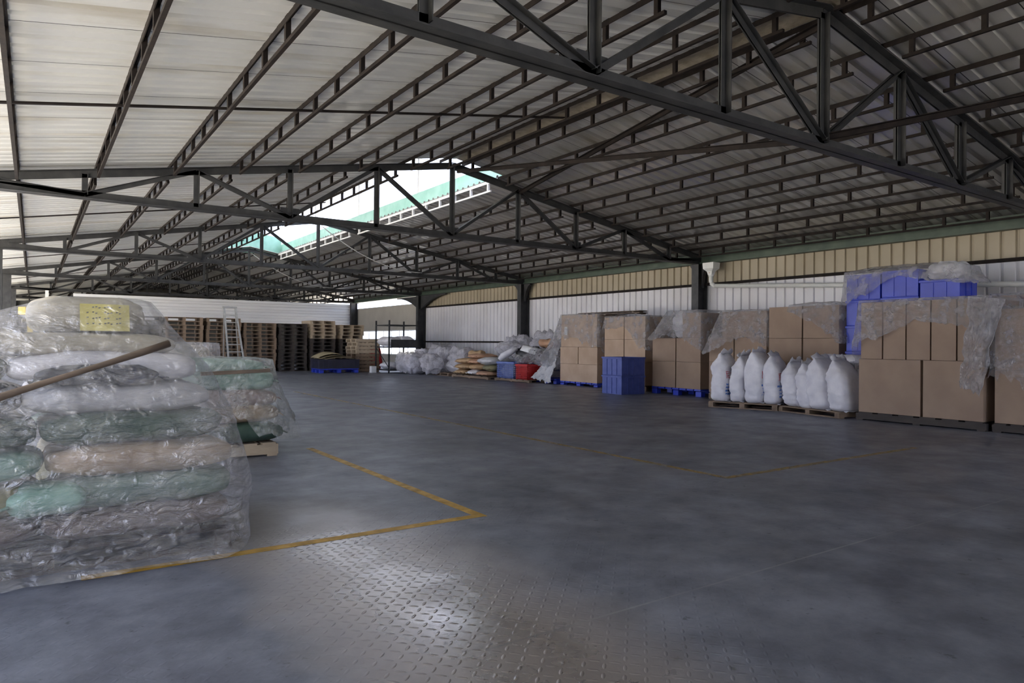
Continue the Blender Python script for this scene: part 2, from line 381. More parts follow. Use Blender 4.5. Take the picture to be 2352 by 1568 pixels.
k = MB(); Lb(k, 5.0, 8.6, YO0-.2, YO1+.6, 6.15, 6.2); k.build('top_roof', 'white_post', mon)
for i in range(5):
    y = YO0+.3+i*3.9
    k = MB(); Lb(k, 8.02, 8.10, y-.05, y+.05, 4.96, 6.15); k.build('post', 'white_post', mon)

# ridge capping strip
m = MB(); rows = []
for i in range(7):
    x = XR-.2+i/15.
    rows.append([Vector((x, y, zroof(x)-.015+.012*noise.noise(Vector((x*6, y*3, 0))))) for y in [-7+(YO0+7)*j/90. for j in range(91)]])
m.grid(rows)
tag(m.build('ridge_cap', pmat('stained_ridge_foil', (.34, .29, .21), (.5, .45, .36), 7, .45, .4, .4), None, True), 'crinkled brownish foil capping under the ridge nearest the camera', 'ridge cap')

# right wall
m = MB()
def wsheet(mb, ya, yb, z0, z1, x=XW+.02, pitch=.24, dep=.04):
    ys = []; y = ya
    while y < yb:
        ys += [(y, 0), (y+pitch*.70, 0), (y+pitch*.77, dep), (y+pitch*.93, dep)]; y += pitch
    ys = [(min(a, yb), b_) for a, b_ in ys]+[(yb, 0)]
    mb.grid([[Vector((x+b_, a, z)) for a, b_ in ys] for z in (z0, 2.7, z1)])
wsheet(m, -7, 27.3, 0, 3.52)
struct('wall_right', m, 'wall')
m = MB()
WY0, WY1, WZ0, WZ1 = 28.1, 34.4, .55, 1.75
X0, X1 = XW+.02, XW+.12
m.box(X0, X1, 27.3, WY0, 0, 2.92).box(X0, X1, WY1, 35.2, 0, 2.92).box(X0, X1, WY0, WY1, 0, WZ0).box(X0, X1, WY0, WY1, WZ1, 2.92)
struct('wall_right', m, 'cream')
w = thing('window_1', None, None, (X0, WY0, WZ0)); w['kind'] = 'structure'
k = MB(); dy, dz = WY1-WY0, WZ1-WZ0
k.box(-.03, .05, 0, dy, 0, .05).box(-.03, .05, 0, dy, dz-.05, dz).box(-.03, .05, 0, .05, .05, dz-.05).box(-.03, .05, dy-.05, dy, .05, dz-.05)
k.build('window_frame', 'white_post', w)
k = MB()
for i in range(1, 7): k.box(-.01, .03, dy*i/7-.02, dy*i/7+.02, .05, dz-.05)
k.box(-.01, .03, .05, dy-.05, dz*.62, dz*.62+.03)
k.build('window_bars', 'white_post', w)
MB().box(.01, .016, .05, dy-.05, .05, dz-.05).build('pane', 'glass', w)
# end wall at the fifth truss: silver siding above, wall painted shade-dark below, dark to the left
YE = 35.2
m = MB(); rows = []
zs = [2.0]
for i in range(4): zs += [2.0+.285*i+.262, 2.0+.285*i+.268, 2.0+.285*i+.283, 2.0+.285*(i+1)]
prof = []
for i in range(4):
    z = 2.0+.285*i
    prof += [(z, -.05), (z+.06, -.02), (z+.12, -.05), (z+.18, -.02), (z+.262, -.05), (z+.268, 0), (z+.284, 0)]
prof += [(3.14, -.05)]
m.grid([[Vector((x, YE+d, z)) for z, d in prof] for x in (1.4, 5, 9, 14.2)])
struct('wall_back', m, 'siding')
m = MB().box(-2.4, 1.4, YE, YE+.1, 0, 2.75).box(1.4, 14.2, YE+.02, YE+.12, 0, 3.1); struct('wall_back', m, 'far_wall')
m = MB().box(-2.45, -2.35, -7, 1.2, 0, 3.1); struct('wall_left_added', m, 'cream')  # unseen wall added beside the camera to darken the near floor
m = MB().box(-2.4, 7, -7.1, -7, 0, 3.2).box(11.5, 14.3, -7.1, -7, 0, 3.2).box(7, 11.5, -7.1, -7, 2.9, 3.2); struct('wall_front', m, 'cream')

m = MB(); m.box(-2.4, 14.5, 52, 52.1, 0, 4.9); struct('wall_back', m, 'far_wall')
m = MB().box(-2.45, -2.35, 35.3, 52, 0, 2.0); struct('wall_left_added', m, 'far_wall')  # unseen wall added to dim the section beyond the siding
m = MB(); wsheet(m, 35.3, 52, 0, 2.75); struct('wall_right', m, 'wall')  # unseen sheet added to cut the light on the far roof
# eave beam and wall rails
m = MB().box(13.98, 14.16, -7, 35.2, 3.22, 3.26).box(14.04, 14.08, -7, 35.2, 3.26, 3.42).box(13.98, 14.16, -7, 35.2, 3.42, 3.46)
tag(m.build('eave_beam', 'green'), 'long dark green beam under the eave along the right wall', 'beam')
for z, lab in ((2.7, 'upper brown steel rail along the right wall just under the eave beam'), (1.2, 'lower dark steel rail along the right wall behind the goods')):
    m = MB()
    m.box(14.10, 14.2, -7, 27.2, z-.03, z-.022).box(14.10, 14.108, -7, 27.2, z-.022, z+.03)
    tag(m.build('wall_rail', 'purlin'), lab, 'wall rail')

# columns
def column(name, x, y, label, haunch=0):
    t = thing(name, label, 'column', (x, y, 0), 0, 'steel columns')
    d, w_ = .17, .11
    zt = ZB-.06
    MB().box(-d+.012, d-.012, -.006, .006, .012, zt).build('web', 'steel', t)
    for sgn in (-1, 1):
        a, b_ = sorted((sgn*d, sgn*(d-.012))); MB().box(a, b_, -w_, w_, .012, zt).build('flange', 'steel', t)
    MB().box(-d-.06, d+.06, -w_-.06, w_+.06, 0, .012).build('base_plate', 'steel', t)
    if haunch:
        for sgn in (-1, 1):
            m = MB(); n = 10; top = []; bot = []
            for i in range(n+1):
                u = i/n; yy = sgn*(w_+haunch*u); top.append((yy, zt)); bot.append((yy, zt-.55*(1-u)**2-.04))
            r0 = [Vector((-.05, a, z)) for a, z in top]+[Vector((-.05, a, z)) for a, z in bot[::-1]]
            r1 = [Vector((.05, p.y, p.z)) for p in r0]
            m.loft([r0, r1], True, True); m.build('haunch', 'steel', t)
    return t
cl = ['column beside the right edge of the photo', 'dark steel column on the right wall beside the white drain pipe', 'dark steel column on the right wall behind the junk and red crate',
      'dark steel column with wide curved brackets beside the metal rack', 'dark steel column in the far right corner by the silver siding']
for i in range(1, 5): column('steel_column', XW-.2, YT[i], cl[i], haunch=(0, .15, .35, 2.2, 0)[i])
ll = {2: 'nearest dark steel column at the left edge above the plastic covered pile', 3: 'second dark steel column from the left edge above the pile', 4: 'third and farthest dark steel column beyond the left edge ones'}
for i in (2, 3, 4): column('steel_column', XL, YT[i], ll[i])
t = thing('pale_post', 'pale grey square post left of the silver siding on the far wall', 'post', (.46, 34.9, 0))
MB().box(-.06, .06, -.06, .06, .01, ZB-.06).build('shaft', 'white_post', t)
MB().box(-.12, .12, -.12, .12, 0, .01).build('foot_plate', 'white_post', t)

# trusses
OFF = [0, 1.58, 3.15, 4.62, 6.12]
tl = ['nearest roof truss crossing the upper right of the photo', 'second roof truss at the near edge of the roof opening', 'third roof truss crossing the middle of the roof opening',
      'fourth roof truss at the far end of the roof opening', 'fifth roof truss directly above the silver siding', 'sixth roof truss seen beyond the silver siding', 'seventh and farthest roof truss beyond the silver siding']
def make_truss():
    t = thing('roof_truss', tl[0], 'roof truss', (XR, YT[0], ZB), 0, 'steel roof trusses')
    H = ZR-ZB; hw = 7.48
    MB().angle((-hw-.1, 0, 0), (hw+.1, 0, 0), .115, up=(0, 0, -1)).build('bottom_chord', 'steel', t)
    for s_ in (-1, 1):
        MB().angle((0, 0, H), (s_*(hw+.15), 0, H-SL*(hw+.15)), .11).build('top_chord', 'steel', t)
    for k_, o in enumerate(OFF):
        for s_ in ((1,) if o == 0 else (-1, 1)):
            MB().angle((s_*o, 0, 0), (s_*o, 0, H-SL*o), .075, up=(1, 0, 0)).build('king_post' if o == 0 else 'web_post', 'steel', t)
    for a, za, b_, zb_ in ((0, 0, 1, 1), (1, 1, 2, 0), (2, 0, 3, 1), (3, 1, 4, 0)):
        for s_ in (-1, 1):
            p = (s_*OFF[a], 0, 0 if not za else H-SL*OFF[a]); q = (s_*OFF[b_], 0, 0 if not zb_ else H-SL*OFF[b_])
            MB().angle(p, q, .065).build('diagonal', 'steel', t)
    for s_ in (-1, 1): MB().angle((s_*OFF[4], 0, 0), (s_*7.2, 0, H-SL*7.2-.05), .06).build('diagonal', 'steel', t)
    for o in (0, 3.15, -3.15):   # joint plates
        MB().box(o-.16, o+.16, -.007, .007, -.05, .16).build('gusset_plate', 'steel', t)
    if True:  # left extension to the open side
        MB().angle((-hw-.1, 0, H-SL*(hw+.1)), (-9.1, 0, H-SL*9.1), .11).build('eave_rafter', 'steel', t)
    return t
tr = make_truss()
for i in range(1, 7): copy_tree(tr, tl[i], (XR, YT[i], ZB))

# lattice purlins, one per bay
LOFF = [.25, 1.02, 2.03, 3.08, 4.03, 4.98, 5.97, 6.92]
ROFF = [.25, 1.10, 2.06, 3.02, 3.98, 4.94, 5.90, 6.85]
def make_purlin(nr=11, mat='purlin'):
    t = thing('lattice_purlin', 'x', 'purlin', (0, 0, 0))
    ln = BAY
    MB().box(-.025, .025, 0, ln, -.012, 0).box(-.025, -.017, 0, ln, -.06, -.012).build('top_rail', mat, t)
    MB().box(-.018, .018, .28, ln-.28, -.235, -.20).build('bottom_rail', mat, t)
    rm = None
    for i in range(nr):
        y = .38+(ln-.76)*i/(nr-1)
        if rm is None:
            rm = MB().box(-.022, .022, -.024, -.016, -.20, -.012).box(-.022, -.014, -.016, .026, -.20, -.012).build('rung', mat, t); rm.location.y = y
        else:
            c = rm.copy(); C.objects.link(c); c.location.y = y
    return t
pu = make_purlin()
bayn = ['before the first truss', 'after the first truss', 'after the second truss', 'after the third truss', 'after the fourth truss', 'beyond the silver siding', 'beyond the sixth truss']
first = True
for b in range(7):
    for side, offs in ((-1, LOFF), (1, ROFF)):
        for i, o in enumerate(offs):
            if b == 0 and side < 0 and i > 1: continue
            if b in (2, 3) and i == 0: continue          # the roof is open here
            x = XR+side*o
            if b in (2, 3) and i == 1: nm = '%s ladder purlin along the %s edge of the roof opening, %s' % ('white' if side > 0 else 'dark', 'left' if side < 0 else 'right', bayn[b])
            else: nm = 'ladder purlin, %s from the ridge on the %s slope, %s' % (ordn(i+1), 'left' if side < 0 else 'right', bayn[b])
            loc = (x, YT[0]-BAY+b*BAY, zroof(x))
            if b in (2, 3) and i == 1 and side > 0:  # white paint here also carries the skylight falling on these purlins
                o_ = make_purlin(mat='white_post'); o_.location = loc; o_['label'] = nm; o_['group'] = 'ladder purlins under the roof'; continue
            if first: pu.location = loc; pu['label'] = nm; pu['group'] = 'ladder purlins under the roof'; first = False
            else: copy_tree(pu, nm, loc)
# straps under the left slope half way along each bay
for i, lab in enumerate(('dark flat strap crossing under the left slope between first and second truss', 'flat strap under the left slope between second and third truss',
                         'flat strap under the left slope between third and fourth truss', 'flat strap under the left slope between fourth and fifth truss')):
    y = YT[i]+BAY*.55; xa, xb = -2.4, (XR if i == 0 else XO0)
    tag(MB().bar((xa, y, zroof(xa)-.085), (xb, y, zroof(xb)-.085), .05, .02).build('roof_strap', 'purlin'), lab, 'strap', 'straps under the left slope')
# diagonal wind braces under the right slope
def brace(p, q, lab, mat='purlin', w_=.06):
    tag(MB().angle(p, q, w_).build('wind_brace', mat), lab, 'brace', 'diagonal braces under the roof')
brace((XR+.1, YT[1]-.05, ZR-.1), (XR, YT[0]+.1, ZB+.05), 'long diagonal brace from second truss peak down to first truss chord')
brace((XR+1.6, YT[1]-.06, zc(XR+1.6)-.05), (XR+.1, YT[0]+.06, ZR-.08), 'diagonal brace under the right slope crossing to first truss peak')
brace((XR+.05, YT[0]-.06, ZB+.06), (XR+3.1, YT[0]-3.6, zc(XR+3.1)-.08), 'brown brace rising right from the foot of the nearest king post')
# sagging cables
def cable(pts, lab, r=.014):
    P = []; n = 24
    a, b_, sag = Vector(pts[0]), Vector(pts[1]), pts[2]
    for i in range(n+1):
        u = i/n; p = a.lerp(b_, u); p.z -= sag*4*u*(1-u); P.append(p)
    tag(MB().tube(P, r, 6).build('cable', 'wire', None, True), lab, 'cable', 'sagging grey cables')
cable(((XR+.1, YT[2]-.1, ZR-.15), (XR+3.3, YT[2]-.1, ZB+.08), .3), 'grey cable sagging from the third truss peak in the roof opening')
cable(((XR+.1, YT[3]-.1, ZR-.15), (XR+3.3, YT[3]-.1, ZB+.08), .3), 'grey cable sagging from the fourth truss peak below the opening')

# drain pipe on the right wall
t = thing('drain_pipe', 'white plastic drain pipe with hopper running along the right wall', 'pipe', (13.86, 11.36, 0))
hp = MB(); sq = lambda a, b_, z: [Vector((-a, -b_, z)), Vector((a, -b_, z)), Vector((a, b_, z)), Vector((-a, b_, z))]
hp.loft([sq(.13, .17, 3.20), sq(.12, .16, 3.05), sq(.07, .08, 2.98), sq(.06, .06, 2.9)], True, True); hp.build('hopper', 'pvc', t, bevel=.008)
cp = MB().tube([(0, 0, 2.98), (0, 0, 2.86)], .068, 14).build('coupling', 'pvc', t, True)
MB().tube([(0, 0, 2.955), (0, 0, 2.94)], .071, 14).build('seal_ring', 's_orange', cp, True)['label'] = 'orange seal ring'
pts = [(0, 0, 2.88), (0, 0, 2.76)]+[(0, -.14*(1-math.cos(a*PI/12)), 2.76-.14*math.sin(a*PI/12)) for a in range(1, 7)]
MB().tube(pts, .055, 14).build('elbow', 'pvc', t, True)
MB().tube([(0, -.13, 2.62), (0, -5, 2.33), (0, -9, 2.10)], .05, 14).build('long_run', 'pvc', t, True)

# floor markings
def lmark(x, y, x2, y2, w_, lab, mat):
    m = MB().box(min(x, x2), max(x, x2), y-w_, y, .0008, .0016).box(min(x, x+w_*(1 if x2 > x else -1)), max(x, x+w_*(1 if x2 > x else -1)), y, y2, .0008, .0016)
    tag(m.build('floor_marking', mat), lab, 'floor marking', 'painted lines on the floor')
lmark(2.50, 3.96, .2, 7.4, .075, 'bright yellow painted corner line on the floor beside the big plastic covered pile', 'line_y')
lmark(4.93, 3.92, 8.3, 16, .07, 'faded yellow painted corner line in the middle of the floor', 'line_faint')

# ================================================================== GOODS: builders
rng = random.Random(7)
def nz3(p, s, seed): return noise.noise(Vector((p[0]*s+seed*3.1, p[1]*s-seed*1.7, p[2]*s+seed)))
def spow(c, e): return math.copysign(abs(c)**e, c)
def pillow(lx, ly, lz, seed, nu=40, nv=16, e1=.62, e2=.38, amp=.025, sag=0, pinch=.45):
    """filled sack lying flat: bulging pillow with pinched ends and creases, base at z = 0"""
    rings = []
    for i in range(1, nv):
        v = -PI/2+PI*i/nv; r = []
        for k in range(nu):
            u = 2*PI*k/nu
            x = lx/2*spow(math.cos(v), e1*.6)*spow(math.cos(u), e2); y = ly/2*spow(math.cos(v), e1*.6)*spow(math.sin(u), e2); z = lz/2*spow(math.sin(v), e1)
            ex, ey = abs(2*x/lx), abs(2*y/ly)
            z *= 1-pinch*max(0, ex-.55)/.45*1.0-pinch*.5*max(0, ey-.6)/.4
            n = nz3((x, y, z), 5, seed)*amp*1.6+nz3((x, y, z), 13, seed)*amp*.7
            p = Vector((x, y, z)); p += p.normalized()*n
            p.z += lz/2-sag*ex*ex
            r.append(p)
        rings.append(r)
    m = MB(); m.loft(rings, True, True)
    zmin = min(v[2] for v in m.v)
    m.v = [(a, b_, max(c-zmin, 0)) for a, b_, c in m.v]
    return m
def sack(loc, dims, rz, mat, label, group, seed, name='sack', seam=True, amp=.025, sag=0, cat='sack', pinch=.45):
    lx, ly, lz = dims
    t = thing(name, label, cat, loc, rz, group)
    pillow(lx, ly, lz, seed, amp=amp, sag=sag, pinch=pinch).build('bag', mat, t, True)
    if seam:
        for s_ in (-1, 1):
            rows = []
            for i in range(9):
                y = -ly*.42+ly*.84*i/8
                rows.append([Vector((s_*(lx/2-.02), y, lz*.5+.004)), Vector((s_*(lx/2+.03), y, lz*.5-.012+.012*math.sin(i*2.1+seed)))])
            MB().grid(rows).build('stitched_end', mat, t, True, thick=.006)
    return t

CART = {}
def carton(loc, dims, label, group, mat='carton', seed=1, rz=0):
    """taped cardboard box; base centre at loc; dims x,y,z"""
    key = (tuple(round(d, 3) for d in dims), mat)
    if key in CART:
        c = copy_tree(CART[key], label, loc, rz); c['group'] = group; return c
    dx, dy, dz = dims
    t = thing('carton', label, 'box', loc, rz, group)
    m = MB(); g = .004
    # body as four bulging walls and a floor
    rings = []
    for i in range(6):
        z = dz*i/5; r = []
        b_ = .006*math.sin(PI*i/5)
        for cx, cy, ex, ey in ((-1, -1, 1, 0), (1, -1, 0, 1), (1, 1, -1, 0), (-1, 1, 0, -1)):
            for k in range(6):
                u = k/6
                px = cx*(dx/2-g)+ex*u*(dx-2*g); py = cy*(dy/2-g)+ey*u*(dy-2*g)
                w_ = b_*math.sin(PI*u)
                r.append(Vector((px+w_*(0 if ex else cx), py+w_*(0 if ey else cy), z)))
        rings.append(r)
    m.loft(rings, True, True)
    m.build('body', mat, t, bevel=.004)
    for s_ in (-1, 1):
        MB().box(min(s_*.004, s_*(dx/2-.004)), max(s_*.004, s_*(dx/2-.004)), -dy/2+.004, dy/2-.004, dz, dz+.004).build('flap', mat, t)
    MB().box(-.025, .025, -dy/2+.004, dy/2-.004, dz+.004, dz+.0055).build('tape', 'tape', t)
    CART[key] = t
    return t

def rrect(x0, x1, y0, y1, n, rad):
    """rounded rectangle perimeter points with outward normals; starts at the corner (x0,y0), then along y0 towards x1"""
    P = []
    cx, cy = (x0+x1)/2, (y0+y1)/2; hx, hy = (x1-x0)/2, (y1-y0)/2
    per = 2*(hx+hy)*2
    for i in range(n):
        s_ = per*i/n
        if s_ < 2*hx: p = Vector((x0+s_, y0))
        elif s_ < 2*hx+2*hy: p = Vector((x1, y0+s_-2*hx))
        elif s_ < 4*hx+2*hy: p = Vector((x1-(s_-2*hx-2*hy), y1))
        else: p = Vector((x0, y1-(s_-4*hx-2*hy)))
        qx = min(max(p.x, x0+rad), x1-rad); qy = min(max(p.y, y0+rad), y1-rad)
        d = Vector((p.x-qx, p.y-qy))
        if d.length < 1e-6:
            d = Vector((p.x-cx, 0)) if abs(p.x-cx)/hx > abs(p.y-cy)/hy else Vector((0, p.y-cy))
        d.normalize(); P.append((Vector((qx, qy))+d*rad, d))
    return P
def octa(vals, n, x0, x1, y0, y1):
    """8 values (corner, mid side ...) spread round the perimeter"""
    hx, hy = x1-x0, y1-y0; per = 2*(hx+hy)
    knots = [0, hx/2, hx, hx+hy/2, hx+hy, hx*1.5+hy, 2*hx+hy, 2*hx+hy*1.5, per]
    v = list(vals)+[vals[0]]; out = []
    for i in range(n):
        s_ = per*i/n
        for k in range(8):
            if s_ <= knots[k+1]+1e-9:
                u = (s_-knots[k])/(knots[k+1]-knots[k]); out.append(v[k]*(1-u)+v[k+1]*u); break
    return out
def cover(name, label, box, ztop, drop, flare, mat, seed, n=150, rows=18, rad=.04, wr=.028, cat='plastic sheet', group='plastic sheets over the goods', crown=0, ragged=.12, zmin=.012):
    """plastic sheet laid over a stack and hanging down its sides; box = x0,x1,y0,y1"""
    x0, x1, y0, y1 = box
    P = rrect(x0, x1, y0, y1, n, rad); D = octa(drop, n, *box); Fl = octa(flare, n, *box)
    c = Vector(((x0+x1)/2, (y0+y1)/2)); rings = []
    for j in (.08, .3, .55, .78, .93):
        r = []
        for p, d in P:
            q = c+(p-c)*j
            r.append(Vector((q.x, q.y, ztop+crown*(1-j*j)+.012+wr*.6*nz3((q.x, q.y, 0), 5, seed))))
        rings.append(r)
    for j in range(rows+1):
        u = j/rows; r = []
        for i, (p, d) in enumerate(P):
            dr = D[i]*(1+ragged*1.6*nz3((p.x, p.y, 1), 3.5, seed)+ragged*nz3((p.x, p.y, 3), 9, seed)+ragged*.7*nz3((p.x, p.y, 3), 24, seed))
            w_ = wr*(.25+u)*(nz3((p.x*1.3, p.y*1.3, u*dr*1.2), 5, seed)+.6*nz3((p.x*2, p.y*2, u*dr), 12, seed+5))
            off = .012+abs(Fl[i])*u**1.1+max(w_, -.008)
            z = ztop+.008-dr*u
            r.append(Vector((p.x+d.x*off, p.y+d.y*off, max(z, zmin))))
        rings.append(r)
    base = Vector((c.x, c.y, 0))
    m = MB(); m.loft([[q-base for q in r] for r in rings], True, False)
    o = m.build(name, mat, None, True); o.location = base
    return tag(o, label, cat, group)

PAL = {}
def pallet(loc, dims, label, group, mat='wood', rz=0, name='wooden_pallet'):
    key = (dims, mat)
    if key in PAL:
        c = copy_tree(PAL[key], label, loc, rz); c['group'] = group; return c
    dx, dy, dz = dims; t = thing(name, label, 'pallet', loc, rz, group)
    b_ = .018
    nb = 6
    for i in range(nb):
        y = -dy/2+dy*(i+.5)/nb; MB().box(-dx/2, dx/2, y-dy/nb*.36, y+dy/nb*.36, dz-b_, dz).build('deck_board', mat, t)
    for i in range(3):
        x = -dx/2+.05+(dx-.1)*i/2
        MB().box(x-.045, x+.045, -dy/2, dy/2, b_, dz-b_).build('stringer', mat, t)
    for s_ in (-1, 0, 1):
        y = s_*(dy/2-.06); MB().box(-dx/2, dx/2, y-.05, y+.05, 0, b_).build('bottom_board', mat, t)
    PAL[key] = t; return t
def plastic_pallet(loc, dims, label, mat='blue', rz=0):
    dx, dy, dz = dims; t = thing('plastic_pallet', label, 'pallet', loc, rz, 'blue plastic pallets')
    m = MB(); n = 7
    for i in range(n):
        y = -dy/2+dy*(i+.5)/n; m.box(-dx/2, dx/2, y-dy/n*.42, y+dy/n*.42, dz-.035, dz)
    for i in range(3):
        x = -dx/2+dx*(i+.5)/3; m.box(x-.03, x+.03, -dy/2, dy/2, dz-.05, dz-.035)
    m.build('deck', mat, t)
    for ix in (-1, 0, 1):
        for iy in (-1, 0, 1):
            x, y = ix*(dx/2-.08), iy*(dy/2-.09); MB().box(x-.07, x+.07, y-.08, y+.08, 0, dz-.05).build('foot', mat, t, bevel=.008)
    return t
def crate(loc, dims, label, group, mat, rz=0, style='solid', name='plastic_crate'):
    dx, dy, dz = dims; t = thing(name, label, 'crate', loc, rz, group); w_ = .012
    m = MB()
    m.box(-dx/2, dx/2, -dy/2, dy/2, 0, .015)
    if style == 'solid':
        m.box(-dx/2, -dx/2+w_, -dy/2, dy/2, .015, dz).box(dx/2-w_, dx/2, -dy/2, dy/2, .015, dz).box(-dx/2+w_, dx/2-w_, -dy/2, -dy/2+w_, .015, dz).box(-dx/2+w_, dx/2-w_, dy/2-w_, dy/2, .015, dz)
        m.build('walls', mat, t, bevel=.004)
        r = MB()
        ny = max(3, int(dy/.16)); nx = max(3, int(dx/.16))
        for i in range(1, ny): 
            y = -dy/2+dy*i/ny
            for s_ in (-1, 1): a, c = sorted((s_*dx/2, s_*(dx/2+.012))); r.box(a, c, y-.008, y+.008, .02, dz-.05)
        for i in range(1, nx):
            x = -dx/2+dx*i/nx
            for s_ in (-1, 1): a, c = sorted((s_*dy/2, s_*(dy/2+.012))); r.box(x-.008, x+.008, a, c, .02, dz-.05)
        r.build('ribs', mat, t)
    else:
        nz_ = max(4, int(dz/.055)); ny = max(5, int(dy/.05)); nx = max(5, int(dx/.05))
        for i in range(nz_+1):
            z = .015+(dz-.015)*i/nz_
            for s_ in (-1, 1):
                a, c = sorted((s_*dx/2, s_*(dx/2-w_))); m.box(a, c, -dy/2, dy/2, z-.011, z+.009)
                a, c = sorted((s_*dy/2, s_*(dy/2-w_))); m.box(-dx/2, dx/2, a, c, z-.011, z+.009)
        for i in range(ny+1):
            y = -dy/2+dy*i/ny
            for s_ in (-1, 1): a, c = sorted((s_*dx/2, s_*(dx/2-w_*.8))); m.box(a, c, max(y-.009, -dy/2), min(y+.009, dy/2), 0, dz)
        for i in range(nx+1):
            x = -dx/2+dx*i/nx
            for s_ in (-1, 1): a, c = sorted((s_*dy/2, s_*(dy/2-w_*.8))); m.box(max(x-.009, -dx/2), min(x+.009, dx/2), a, c, 0, dz)
        m.build('mesh_walls', mat, t)
    rim = MB(); e = .016
    rim.box(-dx/2-e, dx/2+e, -dy/2-e, -dy/2+.004, dz-.04, dz).box(-dx/2-e, dx/2+e, dy/2-.004, dy/2+e, dz-.04, dz).box(-dx/2-e, -dx/2+.004, -dy/2, dy/2, dz-.04, dz).box(dx/2-.004, dx/2+e, -dy/2, dy/2, dz-.04, dz)
    rim.build('rim', mat, t, bevel=.004)
    return t

# ------------------------------------------------------------------ big plastic covered pile, front left
PX = [.93, .95, .95, .92, .86, .79, .68, .55]
PY = [4.06, 4.06, 4.10, 4.15, 4.22, 4.28, 4.37, 4.50]
pallet((.05, 4.62, 0), (1.75, 1.1, .115), 'wooden pallet on the floor under the big plastic covered pile', 'wooden pallets', 'wood_dark')
front = [('s_brown', 'dark brown sack at the bottom right front of the big covered pile', 's_brown', 'dark brownish sack at the bottom left front of the big covered pile'),
         ('s_teal', 'grey green sack second from the bottom, right front of the covered pile', 's_olive', 'olive sack second from the bottom, left front of the covered pile'),
         ('s_tan', 'tan sack third from the bottom, right front of the covered pile', 's_green', 'green sack third from the bottom, left front of the covered pile'),
         ('s_dgreen', 'dark green sack in the middle of the big covered pile, right front', 's_dgreen', 'dark green sack in the middle of the big covered pile, left front'),
         ('s_grey', 'grey white sack above the dark green one, right front of covered pile', 's_navy', 'navy sack above the dark green one, left front of covered pile'),
         ('s_white', 'whitish sack below the leaning lath, right front of covered pile', 's_dgreen', 'dark green sack below the leaning lath, left front of covered pile'),
         ('s_beige', 'beige sack second from the top, right front of the covered pile', 's_white', 'white bulging sack at the top left of the covered pile'),
         ('s_beige', 'topmost beige sack with the yellow label on the covered pile', None, None)]
lh = .157; LH = [lh]*6+[.115, .205]
for i, (mr_, lr, ml_, llab) in enumerate(front):
    z = .118+lh*i if i < 7 else 1.17; g = 'sacks in the big covered pile'
    w_ = .90 if i < 7 else .58
    sack((PX[i]-w_/2, PY[i]+.29, z), (w_, .58, LH[i]+.012), rng.uniform(-.04, .04), mr_, lr, g, 11+i, pinch=.18, seam=False)
    lw = .84 if i < 6 else .46
    if ml_: sack((PX[i]-w_-.01-lw/2, PY[i]+.29, z), (lw, .58, LH[i]+.012), rng.uniform(-.04, .04), ml_, llab, g, 31+i, pinch=.18, seam=False)
    sack((PX[i]-w_/2-.02, PY[i]+.29+.56, z), (w_-.04, .54, LH[i]+.01), rng.uniform(-.03, .03), ['s_grey', 's_olive', 's_beige', 's_teal', 's_white', 's_grey', 's_beige', 's_beige'][i], 'sack behind the front row of the big covered pile, %s layer from the floor' % ordn(i+1), g, 51+i, pinch=.18)
sack((.05, 4.16, .118+lh*1.02), (.34, .3, lh*.95), .1, 's_green', 'small pale green sack end near the bottom of the big covered pile', 'sacks in the big covered pile', 77)
sack((.30, 4.30, .118+lh*5.0), (.58, .18, .10), .05, 's_navy', 'flattened dark navy bag below the lath in the covered pile', 'sacks in the big covered pile', 78)
# yellow written label on the topmost sack
t = thing('paper_label', 'yellow paper label with dark writing on the topmost sack of covered pile', 'label', (.33, 4.455, 1.275))
m = MB(); m.grid([[Vector((-.12+.24*i/6, -.012+.006*math.sin(i*1.3)+.055*j, -.075+.15*j)) for i in range(7)] for j in (0, .5, 1)])
m.build('paper', 'label_yellow', t, True)
m = MB()
for r in range(4):
    for c_ in range(9):
        if (r*5+c_*3) % 7 == 0: continue
        a = -.09+.019*c_+.004*((r*3+c_*5) % 3); zz = .05-.03*r+.003*((c_*7+r) % 3)
        m.add([(a, -.016+.055*(zz+.075)/.15-.004, zz), (a+.009, -.016+.055*(zz+.075)/.15-.004, zz), (a+.012, -.016+.055*(zz+.081)/.15-.004, zz+.007), (a+.001, -.016+.055*(zz+.081)/.15-.004, zz+.006)], [(0, 1, 2, 3)])
m.build('handwriting', 'ink_dark', t)
# sheet
levels = [(1.395, -.25, .50, 4.62, 5.05, .10), (1.385, -.30, .565, 4.50, 5.12, .10), (1.33, -.62, .60, 4.40, 5.16, .10), (1.24, -.85, .66, 4.35, 5.20, .10), (1.13, -.95, .745, 4.27, 5.23, .1),
          (1.0, -1.0, .83, 4.20, 5.25, .1), (.87, -1.04, .905, 4.14, 5.27, .1), (.72, -1.06, .95, 4.08, 5.29, .1), (.58, -1.08, .985, 4.03, 5.30, .1), (.44, -1.09, 1.0, 4.0, 5.31, .11),
          (.33, -1.10, 1.025, 3.98, 5.32, .11), (.24, -1.10, 1.02, 3.97, 5.33, .12), (.15, -1.12, 1.015, 3.94, 5.34, .13), (.08, -1.13, 1.01, 3.91, 5.35, .14), (.03, -1.15, .985, 3.885, 5.36, .15), (.012, -1.17, .975, 3.86, 5.38, .16)]
def lerp_levels(z):
    for a, b_ in zip(levels, levels[1:]):
        if b_[0] <= z <= a[0]:
            u = (a[0]-z)/(a[0]-b_[0]+1e-9); return [p+(q-p)*u for p, q in zip(a, b_)]
    return list(levels[-1])
rings = []; NP = 260
zz = [1.395, 1.39, 1.375, 1.35]+[1.33-.035*i for i in range(38)]+[.012]
z0, xa, xb, ya, yb, rd = levels[0]
cx, cy = (xa+xb)/2, (ya+yb)/2
